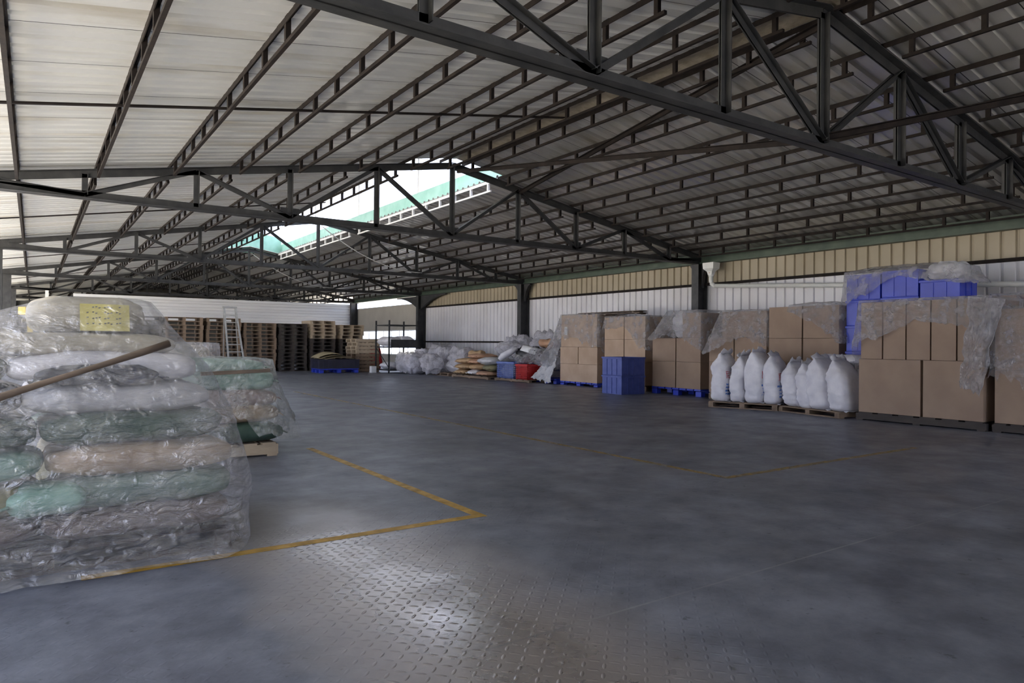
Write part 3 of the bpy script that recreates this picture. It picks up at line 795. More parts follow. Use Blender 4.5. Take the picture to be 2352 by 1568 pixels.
for j in (.1, .5, .8):
    rings.append([Vector((cx+(p.x-cx)*j, cy+(p.y-cy)*j, 1.397-.33*max(0, .12-(cx+(p.x-cx)*j)))) for p, d in rrect(xa, xb, ya, yb, NP, rd)])
for z in zz:
    _, xa, xb, ya, yb, rd = lerp_levels(z); r = []
    for p, d in rrect(xa, xb, ya, yb, NP, rd):
        q = (p.x*1.0+z*.5, p.y*1.0, z*1.0)
        w_ = .030*nz3(q, 3.2, 3)+.020*nz3((p.x+z*.8, p.y, z*.5), 8, 4)+.009*nz3((p.x+z*.6, p.y, z), 19, 5)
        k_ = min(1, (1.41-z)*4)*.9+.1
        zz_ = z-.33*max(0, .12-p.x)*min(1, max(0, (z-.7)/.6))
        h_ = zz_ if z > .02 else .012+max(0, .03*nz3((p.x, p.y, 0), 6, 9))
        r.append(Vector((p.x+d.x*w_*k_, p.y+d.y*w_*k_, h_)))
    rings.append(r)
m = MB(); m.loft(rings, True, False)
tag(m.build('plastic_sheet', 'film_pile', None, True), 'big milky plastic sheet draped down to the floor over the left front pile', 'plastic sheet')
t = thing('wooden_lath', 'brown wooden lath lying slanted on the front of the big plastic sheet', 'wooden lath', (.1, 4.10, .97))
m = MB(); a, b_ = Vector((-.55, -.16, -.215)), Vector((.515, .10, .17))
P = []
for i in range(9):
    u = i/8; P.append(a.lerp(b_, u)+Vector((0, 0, .006*math.sin(u*5))))
m.tube(P, [.017+.003*math.sin(i) for i in range(9)], 8)
m.build('stick', 'wood_brown', t, True)

# ------------------------------------------------------------------ second pile: green sacks on a pale pallet
pallet((1.50, 7.65, 0), (1.10, 1.1, .135), 'pale wooden pallet under the green sacks behind the big covered pile', 'wooden pallets', 'wood_pale', PI/2)
g = 'sacks in the green pile'
sack((1.58, 7.36, .137), (1.08, .58, .20), .02, 's_dgreen', 'dark green sack lying on the pale pallet at the bottom of the green pile', g, 91, pinch=.12)
sack((1.56, 7.40, .325), (1.06, .6, .19), -.03, 's_tan', 'brown sack above the dark green one in the green pile', g, 92, pinch=.12)
sack((1.55, 7.40, .487), (1.02, .58, .19), .03, 's_pink', 'dull brown sack under the green ones in the green pile', g, 93, pinch=.12)
sack((1.52, 7.42, .65), (1.04, .6, .21), 0, 's_green', 'pale green sack second from the top in the green pile', g, 94, pinch=.12)
sack((1.52, 7.42, .832), (.86, .52, .125), .05, 's_green', 'topmost pale green sack of the green pile under a lath', g, 95, pinch=.12)
for i in range(4): sack((1.5, 7.95, .137+.205*i), (1.0, .5, .2), 0, ('s_dgreen', 's_tan', 's_pink', 's_green')[i], 'sack in the rear row of the green pile, %s layer from its pallet' % ordn(i+1), g, 96+i)
cover('plastic_sheet', 'greenish clear plastic sheet over the green sacks on the pale pallet', (1.05, 1.98, 7.10, 8.2), .965, (.66, .62, .75, .75, .6, .6, .6, .6), (.10, .06, .28, .30, .1, .05, .05, .05), 'film_mint', 21, wr=.03, crown=.0)
t = thing('wooden_lath', 'short brown lath lying across the top of the green pile', 'wooden lath', (1.63, 7.03, .85))
MB().bar((-.33, 0, -.012), (.31, .0, .012), .03, .035).build('stick', 'wood_brown', t, bevel=.004)
sack((1.5, 9.85, .0), (1.1, .8, .3), .05, 's_beige', 'beige sack at the bottom of the beige pile behind the green pile', 'sacks in the beige pile', 101, pinch=.12)
sack((1.45, 9.85, .30), (1.08, .8, .28), -.05, 's_beige', 'beige sack second from the floor in the beige pile behind the green pile', 'sacks in the beige pile', 102, pinch=.12)
sack((1.44, 9.85, .58), (1.04, .8, .26), .03, 's_beige', 'beige sack third from the floor in the beige pile behind the green pile', 'sacks in the beige pile', 103, pinch=.12)
sack((1.42, 9.85, .84), (.98, .76, .26), .0, 's_beige', 'topmost beige sack of the beige pile behind the green pile', 'sacks in the beige pile', 104, pinch=.12)
cover('plastic_sheet', 'clear plastic sheet over the beige sacks behind the green pile', (.9, 1.98, 9.42, 10.28), 1.115, (.9, .8, .9, .9, .8, .8, .8, .8), (.05, .05, .08, .06, .05, .05, .05, .05), 'film_clear', 22, wr=.03, rad=.16)
for i in range(6): sack((-.58, 6.6, .21*i), (1.0, .7, .215), .04*(-1)**i, 's_beige' if i != 3 else 's_pink', 'pale sack in the left edge pile behind the big sheet, %s from floor' % ordn(i+1), 'sacks at the left edge', 111+i)
t = thing('yellow_barrier', 'yellow steel barrier beam at the left edge behind the big covered pile', 'barrier', (.1, 15.3, 0))
MB().bar((-.27, -.3, 1.655), (.75, 1.1, 1.655), .14, .14).build('beam', 'yellow', t, bevel=.01)
for u in (.12, .88):
    p = Vector((-.27, -.3, 0)).lerp(Vector((.75, 1.1, 0)), u)
    MB().box(p.x-.04, p.x+.04, p.y-.04, p.y+.04, .012, 1.58).build('post', 'yellow', t)
    MB().box(p.x-.1, p.x+.1, p.y-.1, p.y+.1, 0, .012).build('foot_plate', 'yellow', t)

# ------------------------------------------------------------------ far row: stacked empty pallets
PS = [('leftmost dark stack, partly behind the big sheet', 2.55, 3.70, [('wood_dark', 14, 0)], 26.9),
      ('tall stack left of the stepladder', 3.81, 5.05, [('wood', 14, 0)], 26.9),
      ('tall stack behind the stepladder', 5.18, 6.36, [('wood', 14, 0)], 26.9),
      ('tall stack right of the stepladder', 6.47, 7.66, [('wood', 13, 0)], 26.9),
      ('tall dark stack right of the stepladder stacks', 7.75, 8.85, [('wood_dark', 13, 0)], 26.9),
      ('stack behind the curved cardboard', 8.98, 10.0, [('wood_dark', 9, 0), ('wood_pale', 5, 0)], 26.9),
      ('stack under the silver siding end', 10.2, 11.18, [('wood_dark', 9, 0), ('wood_pale', 4, 0)], 26.9),
      ('low pale stack left of the metal rack', 10.25, 11.19, [('wood', 5, 1), ('wood_pale', 4, 1)], 25.3)]
for lab, xa, xb, parts, y in PS:
    z = 0; n = 0; tot = sum(p[1] for p in parts)
    for mt, cnt, turn in parts:
        for i in range(cnt):
            n += 1; top = tot-n+1
            which = 'topmost' if top == 1 else ordn(top)+' from top'
            d = (round(xb-xa, 2), 1.1, .142)
            o = pallet(((xa+xb)/2+rng.uniform(-.02, .02), y+.55+rng.uniform(0, .05), z), d if not turn else (1.1, .94, .142),
                       '%s wooden pallet, %s in the %s' % ({'wood': 'weathered', 'wood_dark': 'dark', 'wood_pale': 'pale'}[mt], which, lab), 'stacked empty pallets', mt, (PI/2 if turn else 0)+rng.uniform(-.012, .012))
            z += .142
# stepladder
t = thing('stepladder', 'tall aluminium stepladder in front of the stacked pallets', 'ladder', (5.75, 25.5, 0))
tl_, tr_, bl_, br_ = Vector((-.22, .35, 2.32)), Vector((.16, .35, 2.32)), Vector((-.09, 0, 0)), Vector((.45, 0, 0))
MB().bar(bl_, tl_, .06, .035).build('front_rail', 'alu', t); MB().bar(br_, tr_, .06, .035).build('front_rail', 'alu', t)
for i in range(8):
    u = (i+1)/9; MB().bar(bl_.lerp(tl_, u), br_.lerp(tr_, u), .07, .03).build('step', 'alu', t)
MB().box(-.26, .20, .30, .42, 2.32, 2.37).build('top_cap', 'alu', t)
for a, b_ in ((bl_, tl_), (br_, tr_)):
    MB().bar((a.x, 1.0, 0), (b_.x, .40, 2.32), .03, .03).build('rear_leg', 'alu', t)
MB().bar((-.1, .86, .55), (.37, .86, .55), .025, .025).build('rear_brace', 'alu', t)
# dark crate with curved cardboard
plastic_pallet((9.38, 25.3, 0), (1.5, 1.0, .16), 'blue plastic pallet under the dark box with curved cardboard', 'blue')
crate((9.38, 25.3, .162), (1.55, .98, .34), 'dark navy plastic box in front of the dark stacked pallets', 'plastic boxes', 'blackplastic', 0, 'solid', 'plastic_box')
for i, (z, xo, w_, h_, lab) in enumerate(((.505, .12, 1.25, .10, 'lower'), (.525, -.12, 1.15, .16, 'middle'), (.56, -.2, 1.2, .22, 'upper'))):
    rows = []
    for a in range(13):
        u = a/12-.5; rows.append([Vector((xo+u*w_, v*.8-.4, h_*(1-4*u*u)*(.7+.3*v)+.015*math.sin(v*3))) for v in (0, .25, .5, .75, 1)])
    o = MB().grid(rows).build('cardboard_sheet', pmat('olive_brown_cardboard_%d' % i, (.30, .25, .15), (.38, .32, .2), 4, .8), None, True, thick=.006)
    o.location = (9.38, 25.3, z); tag(o, '%s curved olive brown cardboard sheet lying on the dark navy box' % lab, 'cardboard', 'curved cardboard on the dark box')

# ------------------------------------------------------------------ metal rack with sacks
t = thing('metal_rack', 'dark metal shelf rack by the bright window holding sacks', 'rack', (10.9, 23.8, 0))
for x in (0, 1.17):
    for y in (0, 1.2): MB().box(x-.025, x+.025, y-.025, y+.025, 0, 1.98).build('post', 'steel', t)
for z, nm in ((.14, 'bottom_shelf'), (1.0, 'middle_shelf')):
    MB().box(-.03, 1.2, -.03, 1.23, z-.05, z).build(nm, 'steel', t)
m = MB().box(0, 1.17, -.02, .02, 1.78, 1.82).box(0, 1.17, 1.18, 1.22, 1.78, 1.82).box(-.02, .02, .02, 1.18, 1.78, 1.82).box(1.15, 1.19, .02, 1.18, 1.78, 1.82); m.build('top_frame', 'steel', t)
MB().bar((0, 0, .2), (0, 1.2, .95), .012, .03).build('side_brace', 'steel', t)
MB().box(.06, 1.14, -.035, -.02, 1.0, 1.26).build('shelf_panel', 'steel', t)
sack((11.25, 24.55, 1.002), (.6, 1.15, .36), .02, 's_white', 'white sack on the left of the middle shelf of the metal rack', 'sacks on the rack', 121)
sack((11.78, 24.45, 1.002), (.6, 1.05, .38), -.03, 's_white', 'white sack on the right of the middle shelf of the metal rack', 'sacks on the rack', 122)
sack((11.3, 24.3, .142), (.8, .75, .26), .3, 's_white', 'white sack lying on the bottom shelf of the metal rack', 'sacks on the rack', 123)
sack((11.1, 25.55, .0), (.5, .4, .98), .1, 'red', 'red bag standing behind the metal rack', None, 124, 'bag', cat='bag')
carton((10.62, 24.62, 0), (.2, .22, .24), 'small white box on the floor at the left foot of the rack', None, 'label_white')

# ------------------------------------------------------------------ cloudy bag heap
pallet((12.5, 21.5, 0), (1.2, 1.4, .10), 'low wooden pallet under the cloudy plastic bags', 'wooden pallets', 'wood', PI/2)
for i, (x, y, z, d, rz_, lab) in enumerate(((11.4, 23.0, 0, (.88, 1.15, .74), .2, 'cloudy plastic bag at the left end of the bag heap by the rack'),
        (11.65, 21.85, 0, (.7, 1.05, .66), -.2, 'cloudy plastic bag at the front of the bag heap'),
        (12.5, 22.55, .1, (.95, 1.15, .92), .3, 'tallest cloudy plastic bag at the back of the bag heap'),
        (12.5, 21.1, .102, (.9, 1.1, .80), .1, 'cloudy plastic bag at the right end of the heap beside the kraft sacks'),
        (12.3, 23.6, 0, (.8, .9, .85), .1, 'white plastic bag behind the bag heap near the dark column'))):
    o = pillow(*d, 131+i, amp=.09, nu=44, nv=22, e1=.85, e2=.6).build('plastic_bag', 's_white' if i == 4 else 'film_bag', None, True)
    o.location = (x, y, z); o.rotation_euler.z = rz_; tag(o, lab, 'plastic bag', 'plastic bags in the heap by the rack')
for i, (x, y, z, lab) in enumerate(((11.5, 22.9, .02, 'left'), (12.4, 21.3, .12, 'right'))):
    sack((x, y, z), (.6, .8, .42), .2, 's_white', 'white sack seen inside the %s cloudy bags of the heap' % lab, 'white sacks in the bag heap', 138+i)

# ------------------------------------------------------------------ kraft sacks on a pallet
pallet((12.3, 19.4, 0), (1.15, 2.3, .095), 'wooden pallet under the kraft paper sacks', 'wooden pallets', 'wood', 0)
K = [(12.15, 20.15, .097, (.85, .72, .16), 's_kraft', 'kraft sack at the bottom left of the kraft pile'), (12.15, 19.40, .097, (.85, .5, .17), 's_white', 'white sack between kraft ones at the bottom of the kraft pile'),
     (12.15, 18.70, .097, (.85, .72, .15), 's_orange', 'orange brown sack at the bottom right of the kraft pile'),
     (12.15, 20.05, .26, (.85, .80, .19), 's_kraft', 'plump kraft sack second from the bottom, left end of kraft pile'), (12.17, 19.2, .27, (.85, .72, .18), 's_kraft', 'kraft sack second from the bottom, middle of kraft pile'),
     (12.2, 18.5, .25, (.8, .6, .2), 's_olive', 'olive sack at the right end of the kraft pile beside the blue crate'),
     (12.18, 20.05, .45, (.82, .82, .19), 's_kraft', 'kraft sack third from the bottom, left end of kraft pile'), (12.2, 19.3, .45, (.82, .7, .17), 's_orange', 'kraft sack third from the bottom, middle of kraft pile'),
     (12.15, 18.6, .45, (.8, .85, .24), 's_grey', 'whitish plastic sack on the right of the kraft pile'), (12.3, 19.5, .63, (.8, .85, .17), 's_orange', 'orange brown sack on top of the kraft pile')]
for i, (x, y, z, d, mt, lab) in enumerate(K): sack((x, y, z), d, rng.uniform(-.12, .12), mt, lab, 'sacks in the kraft pile', 141+i, amp=.035)
sack((12.45, 20.1, .64), (.3, .6, .24), .25, 's_kraft', 'crumpled brown paper bag standing on the kraft pile', None, 155, 'paper_bag', amp=.05, cat='bag')
for i, (x, y, z, d, lab) in enumerate(((13.25, 18.75, 0, (.7, 1.35, 1.30), 'large cloudy plastic bag behind the kraft sacks against the wall'), (13.4, 17.3, 0, (.8, 1.5, 1.42), 'tallest cloudy plastic bag behind the blue mesh crate'),
        (13.5, 15.95, 0, (.8, 1.2, 1.22), 'cloudy plastic bag behind the red crate'), (12.75, 18.5, .70, (.7, 1.1, .42), 'cloudy plastic bag lying over the right of the kraft pile'))):
    o = pillow(*d, 161+i, amp=.10, nu=48, nv=24, e1=.8, e2=.6).build('plastic_bag', 'film_bag', None, True)
    o.location = (x, y, z); tag(o, lab, 'plastic bag', 'cloudy bags behind the crates')

# ------------------------------------------------------------------ crates and junk
pallet((12.45, 17.2, 0), (1.15, 1.85, .085), 'wooden pallet under the red and light blue crates', 'wooden pallets', 'wood', 0)
crate((12.24, 17.55, .087), (.70, .93, .49), 'light blue mesh crate beside the red crate', 'crates of junk', 'blue_light', 0, 'mesh')
crate((12.28, 16.72, .087), (.74, .60, .44), 'red mesh crate beside the light blue crate', 'crates of junk', 'red', 0, 'mesh')
sack((12.24, 17.5, .11), (.6, .8, .42), .1, 's_grey', 'grey plastic bag filling the light blue mesh crate', None, 171, 'bag', cat='bag')
sack((12.28, 16.72, .11), (.62, .48, .38), .1, 'red', 'dark red plastic bag filling the red mesh crate', None, 172, 'bag', cat='bag')
o = pillow(.62, 1.0, .42, 173, amp=.11, e1=.8, e2=.6).build('black_bag', 'dark_cloth', None, True); o.location = (12.55, 17.2, .54); tag(o, 'crumpled black plastic bag on top of the mesh crates', 'bag')
t = thing('white_roll', 'white plastic roll leaning on the light blue mesh crate', 'roll', (12.0, 17.72, .585))
MB().tube([(-.12, .16, .06), (-.02, .1, .17), (.14, -.06, .30), (.3, -.2, .42)], [.06, .105, .10, .07], 14).build('rolled_sheet', 's_white', t, True)
MB().tube([(-.125, .163, .055), (-.09, .14, .09)], [.03, .05], 12).build('end_hole', 'ink_dark', t, True)
for i, (x, y, z, d, lab) in enumerate(((12.05, 16.98, .53, (.32, .34, .25), 'small clear plastic bag on the corner of the red crate'), (12.3, 16.45, .53, (.7, .95, .40), 'grey clear plastic bag spilling over the red crate'), (12.5, 15.9, .35, (.6, .8, .55), 'clear crumpled plastic between red crate and cartons'))):
    o = pillow(*d, 181+i, amp=.10, nu=44, nv=20, e1=.85, e2=.7).build('plastic_bag', 'film_clear', None, True); o.location = (x, y, z); tag(o, lab, 'plastic bag', 'clear bags on the crates')
t = thing('paper_sheet', 'white printed paper sheet lying on the junk above the red crate', 'paper', (12.5, 16.75, .93))
m = MB(); m.grid([[Vector((-.35+.6*i/5, -.35+.75*j/4, .06*math.sin(i*1.1)-.10*(i == 0)+.03*j)) for j in range(5)] for i in range(6)]); m.build('sheet', 'label_white', t, True, thick=.004)
t = thing('grey_tube', 'grey cardboard tube slanting over the junk beside the cartons', 'tube', (12.6, 16.3, .95))
MB().tube([(-.25, .35, -.12), (.35, -.65, .17)], .035, 12).build('tube_body', 'alu', t, True); MB().tube([(-.255, .358, -.1225), (-.25, .35, -.12)], .028, 12).build('tube_end', 'ink_dark', t)
sack((12.95, 16.75, 1.02), (.35, .85, .26), -.1, 's_orange', 'orange brown crumpled cardboard on top of the junk heap', None, 191, 'cardboard_piece', seam=False, amp=.06, cat='cardboard')
plastic_pallet((12.85, 16.1, 0), (1.0, 1.0, .14), 'blue plastic pallet under the torn plastic left of the cartons', 'blue')
def hang(name, label, top, bot, mat, seed, folds=.05, rows=26, cols=40, cat='plastic sheet', group='plastic sheets over the goods', thick=0):
    """sheet hanging between a top edge and a torn bottom edge (world points)"""
    (a, b_), (c, d) = [[Vector(p) for p in e] for e in (top, bot)]
    o0 = Vector(((a.x+b_.x)/2, (a.y+b_.y)/2, min(c.z, d.z)))
    n = Vector((-1, 0, 0)); g = []
    for j in range(rows+1):
        u = j/rows; r = []
        for i in range(cols+1):
            v = i/cols; p = a.lerp(b_, v).lerp(c.lerp(d, v), u)
            p = p+n*(folds*(math.sin(v*9+seed+u*2)*.5+nz3((v*2.2, u*1.2, 0), 3, seed)+.5*nz3((v*4, u*3, 0), 5, seed+2)))
            if j == rows: p.z += .10*nz3((v*4, 0, 0), 3, seed)
            p += Vector((0, .05*nz3((u*3, 0, v), 2.4, seed+7)*(abs(v-.5)*2), 0))
            p.z = max(p.z, .012); r.append(p-o0)
        g.append(r)
    o = MB().grid(g).build(name, mat, None, True, thick=thick); o.location = o0
    return tag(o, label, cat, group)
hang('plastic_sheet', 'torn beige plastic sheet hanging to the floor left of the leftmost carton stack', ((12.28, 16.25, .52), (12.32, 15.5, .75)), ((12.0, 16.35, .14), (12.12, 15.6, .03)), 's_grey', 5, .06)
hang('plastic_sheet', 'clear plastic sheet hanging down from the left side of the leftmost carton stack', ((12.5, 15.75, 1.55), (12.4, 15.47, 1.9)), ((12.25, 16.5, .5), (12.3, 15.55, .45)), 'film_hang', 6, .08)

# ------------------------------------------------------------------ carton stacks along the right wall (left to right)
CG = 'cartons stacked along the right wall'
def cstack(pl, rows, x0, depth, mat='carton'):
    """rows: (z0, z1, [(y0, y1, label)])"""
    for z0_, z1_, cs in rows:
        for y0_, y1_, lab in cs:
            carton((x0+depth/2, (y0_+y1_)/2, z0_), (depth, y1_-y0_-.012, z1_-z0_-.008), lab, CG, mat)
# leftmost stack
plastic_pallet((12.9, 14.65, 0), (1.1, 1.6, .105), 'blue plastic pallet under the leftmost carton stack', 'blue')
cstack('', [(.107, .60, [(13.86, 15.45, 'wide bottom carton of the leftmost carton stack')]), (.60, 1.07, [(13.86, 14.65, 'right carton in the middle row of the leftmost carton stack'), (14.66, 15.45, 'left carton in the middle row of the leftmost carton stack')]),
            (1.07, 1.96, [(13.88, 15.42, 'tall top carton under plastic in the leftmost carton stack')])], 12.35, 1.1, 'carton_pale')
o = cover('plastic_sheet', 'clear plastic sheet over the top of the leftmost carton stack', (12.35, 13.45, 13.86, 15.44), 1.975, (.95, 1.2, .8, .8, 1.0, 1.0, .65, .72), (.06, .16, .05, .05, .3, .5, .25, .02), 'film_clear', 31)
t = thing('paper_label', 'small pale paper label on the plastic of the leftmost carton stack', 'label', (12.29, 15.12, 1.40))
MB().grid([[Vector((0, -.06+.12*i, .23*j)) for j in (0, 1)] for i in (0, 1)]).build('paper', 'label_white', t, thick=.003)
m = MB()
for r in range(6): m.box(-.004, -.002, -.03, .03, .03+.03*r, .038+.03*r)
m.build('print_lines', 'ink_dark', t)
for i, (x, y0_, y1_, z, lab) in enumerate(((12.75, 12.6, 15.0, 2.0, 'longer brown board lying across the tops of the two leftmost carton stacks'), (12.45, 12.3, 13.7, 1.935, 'shorter brown board on the second carton stack from the left'))):
    t = thing('wooden_board', lab, 'board', (x, (y0_+y1_)/2, z), 0, 'boards on the cartons')
    MB().box(-.12, .12, -(y1_-y0_)/2, (y1_-y0_)/2, 0, .022).box(.13, .22, -(y1_-y0_)/2+.05, (y1_-y0_)/2-.02, 0, .022).build('plank', 'wood_brown', t, bevel=.003)
    for s_ in (-1, 1): MB().box(-.12, .22, s_*.5*(y1_-y0_)*.8-.03, s_*.5*(y1_-y0_)*.8+.03, -.02, 0).build('cleat', 'wood_brown', t)
# second stack, behind the blue crates
pallet((12.9, 12.8, 0), (1.15, 1.5, .135), 'wooden pallet under the carton stack behind the dull blue crates', 'wooden pallets', 'wood', 0)
n2 = 'of the carton stack behind the dull blue crates'
cstack('', [(.14, .71, [(12.06, 12.80, 'bottom right carton '+n2), (12.81, 13.54, 'bottom left carton '+n2)]), (.71, 1.28, [(12.06, 12.80, 'middle right carton '+n2), (12.81, 13.54, 'middle left carton '+n2)]),
            (1.28, 1.85, [(12.06, 12.80, 'top right carton '+n2), (12.81, 13.54, 'top left carton '+n2)])], 12.3, 1.1, 'carton_pale')
cover('plastic_sheet', 'clear plastic sheet over the cartons behind the dull blue crates', (12.3, 13.42, 12.05, 13.55), 1.868, (.9, 1.1, .8, .6, .6, .55, .32, .27), (.05, .12, .05, .05, .08, .12, .06, .01), 'film_clear', 32)
crate((11.42, 11.90, 0), (.70, .70, .428), 'lower dull blue crate standing on the floor before the cartons', 'dull blue crates', 'blue_dull', -.06)
crate((11.42, 11.90, .43), (.70, .70, .428), 'upper dull blue crate of the two before the cartons', 'dull blue crates', 'blue_dull', -.06)
# third stack, on a blue pallet
plastic_pallet((12.72, 10.93, 0), (1.2, 1.5, .165), 'blue plastic pallet under the third carton stack from the left', 'blue')
n3 = 'of the third carton stack on the blue pallet'
cstack('', [(.167, .77, [(10.20, 10.92, 'bottom right carton '+n3), (10.93, 11.66, 'bottom left carton '+n3)]), (.77, 1.31, [(10.20, 10.92, 'upper right carton '+n3), (10.93, 11.66, 'upper left carton '+n3)])], 12.12, 1.15)
cstack('', [(1.31, 1.88, [(10.20, 10.74, 'single top carton '+n3)])], 12.12, 1.3)
sack((12.5, 10.98, 1.31), (.55, .38, .6), 0, 's_white', 'white sack standing beside the single top carton under plastic', None, 201, 'white_sack', cat='sack')
cover('plastic_sheet', 'clear plastic sheet tented over the third carton stack on the blue pallet', (12.11, 13.4, 10.18, 11.2), 1.93, (1.0, .9, .6, .5, .6, .78, .64, .62), (.05, .10, .05, .05, .3, .62, .45, .04), 'film_clear', 33, wr=.03)
# fourth and fifth stacks behind the white sacks
for a, b_, lab in ((8.45, 9.9, 'fourth'), (6.93, 8.41, 'fifth')):
    pallet((12.6, (a+b_)/2, 0), (1.15, 1.45, .14), 'wooden pallet under the %s carton stack behind the white sacks' % lab, 'wooden pallets', 'wood', 0)
n4 = 'of the fourth carton stack behind the white sacks'; n5 = 'of the fifth carton stack beside the blue crates'
cstack('', [(.145, .80, [(8.46, 9.20, 'bottom right carton '+n4), (9.21, 9.90, 'bottom left carton '+n4)]), (.80, 1.32, [(8.46, 9.24, 'middle right carton '+n4), (9.25, 9.90, 'middle left carton '+n4)]),
            (1.32, 1.86, [(8.46, 9.56, 'wide top carton '+n4)])], 12.02, 1.1)
cstack('', [(.145, .80, [(6.94, 7.67, 'bottom right carton '+n5), (7.68, 8.41, 'bottom left carton '+n5)]), (.80, 1.30, [(6.94, 7.67, 'middle right carton '+n5), (7.68, 8.41, 'middle left carton '+n5)]),
            (1.30, 1.91, [(6.94, 7.67, 'top right carton '+n5), (7.68, 8.41, 'top left carton '+n5)])], 12.0, 1.1)
cover('plastic_sheet', 'clear plastic sheet tented over the fourth carton stack behind the white sacks', (12.0, 13.14, 8.44, 9.58), 1.878, (.8, .9, .6, .5, .7, .95, .95, .5), (.03, .08, .05, .05, .3, .45, .40, .01), 'film_clear', 34, wr=.03)
cover('plastic_sheet', 'clear plastic sheet crumpled over the top of the fifth carton stack', (11.98, 13.12, 6.90, 7.95), 1.928, (.75, .95, .6, .5, .3, .15, .12, .36), (.03, .14, .05, .05, .05, .02, .02, .01), 'film_clear', 35, wr=.04, crown=.06)
# bright blue crates
plastic_pallet((12.42, 5.93, 0), (.72, 1.95, .15), 'blue plastic pallet under the tall bright blue crates', 'blue')
cols = [('left column of tall blue crates', 6.56, 5, .455), ('middle column of tall blue crates', 5.93, 5, .46), ('right column of tall blue crates', 5.30, 5, .42)]
for lab, y, n, h_ in cols:
    for i in range(n):
        top = n-i; crate((12.40, y, .152+h_*i), (.62, .60, h_-.003), 'bright blue crate, %s in the %s' % ('topmost' if top == 1 else ordn(top)+' from top', lab), 'bright blue crates', 'blue')
o = pillow(.5, .55, .30, 211, amp=.04).build('foam_block', 'foam', None, True); o.location = (12.42, 5.3, 2.25); tag(o, 'white foam block on the right column of bright blue crates', 'foam')
cover('plastic_sheet', 'clear plastic sheet over the tall bright blue crates', (12.06, 12.75, 4.98, 6.9), 2.475, (.35, .3, .3, .3, .6, .75, .6, .12), (.12, .3, .1, .05, .08, .12, .06, .01), 'film_clear', 36, wr=.03, crown=.09)
# big carton stack with dark skid
pallet((11.33, 5.0, 0), (1.25, 1.82, .125), 'dark wooden skid under the big carton stack of five tall cartons', 'wooden pallets', 'wood_dark', 0, 'wooden_skid')
n6 = 'of the big carton stack on the dark skid'
cstack('', [(.127, .96, [(4.12, 4.925, 'right bottom carton '+n6), (4.94, 5.88, 'left bottom carton '+n6)]),
            (.96, 1.84, [(4.12+.346*i, 4.12+.346*(i+1), '%s tall narrow carton from the right in the big carton stack' % ordn(i+1)) for i in range(5)])], 10.71, 1.2)
cover('plastic_sheet', 'clear plastic sheet over the five tall cartons of the big stack', (10.70, 11.95, 4.10, 5.88), 1.862, (.55, .7, .5, .5, .8, 1.5, .75, .30), (.05, .1, .05, .05, .1, .14, .10, .01), 'film_clear', 37, wr=.025)
hang('plastic_sheet', 'crumpled clear plastic hanging between the big carton stack and the rightmost stack', ((10.60, 4.22, 1.85), (10.62, 3.85, 1.80)), ((10.5, 4.36, .62), (10.52, 4.10, .50)), 'film_hang', 8, .08)
# rightmost stack at the photo's edge
pallet((11.38, 3.46, 0), (1.25, 1.16, .125), 'dark wooden skid under the rightmost carton stack', 'wooden pallets', 'wood_dark', 0, 'wooden_skid')
cstack('', [(.127, .85, [(2.9, 4.03, 'bottom carton of the rightmost carton stack')]), (.85, 1.68, [(2.9, 4.03, 'top carton under plastic in the rightmost carton stack')])], 10.78, 1.2)
cover('plastic_sheet', 'clear plastic sheet over the rightmost carton stack at the right edge', (10.77, 12.0, 2.88, 4.05), 1.70, (1.35, 1.2, .8, .8, .8, .9, .95, 1.15), (.03, .05, .05, .05, .05, .06, .04, .02), 'film_clear', 38, wr=.03)
pallet((12.9, 4.2, 0), (.9, .9, .125), 'dark wooden skid behind the rightmost carton stacks', 'wooden pallets', 'wood_dark', 0, 'wooden_skid')
cstack('', [(.127, 1.0, [(3.9, 4.75, 'bottom carton of the stack behind the rightmost stacks')]), (1.0, 1.98, [(3.9, 4.75, 'pale carton rising behind the rightmost carton stacks')])], 12.6, .85, 'carton_pale')
cover('plastic_sheet', 'clear plastic sheet over the pale carton behind the rightmost stacks', (12.59, 13.46, 3.88, 4.77), 2.0, (.8, .7, .6, .6, .6, .7, .8, .8), (.02, .03, .05, .05, .05, .03, .02, .01), 'film_clear', 39)

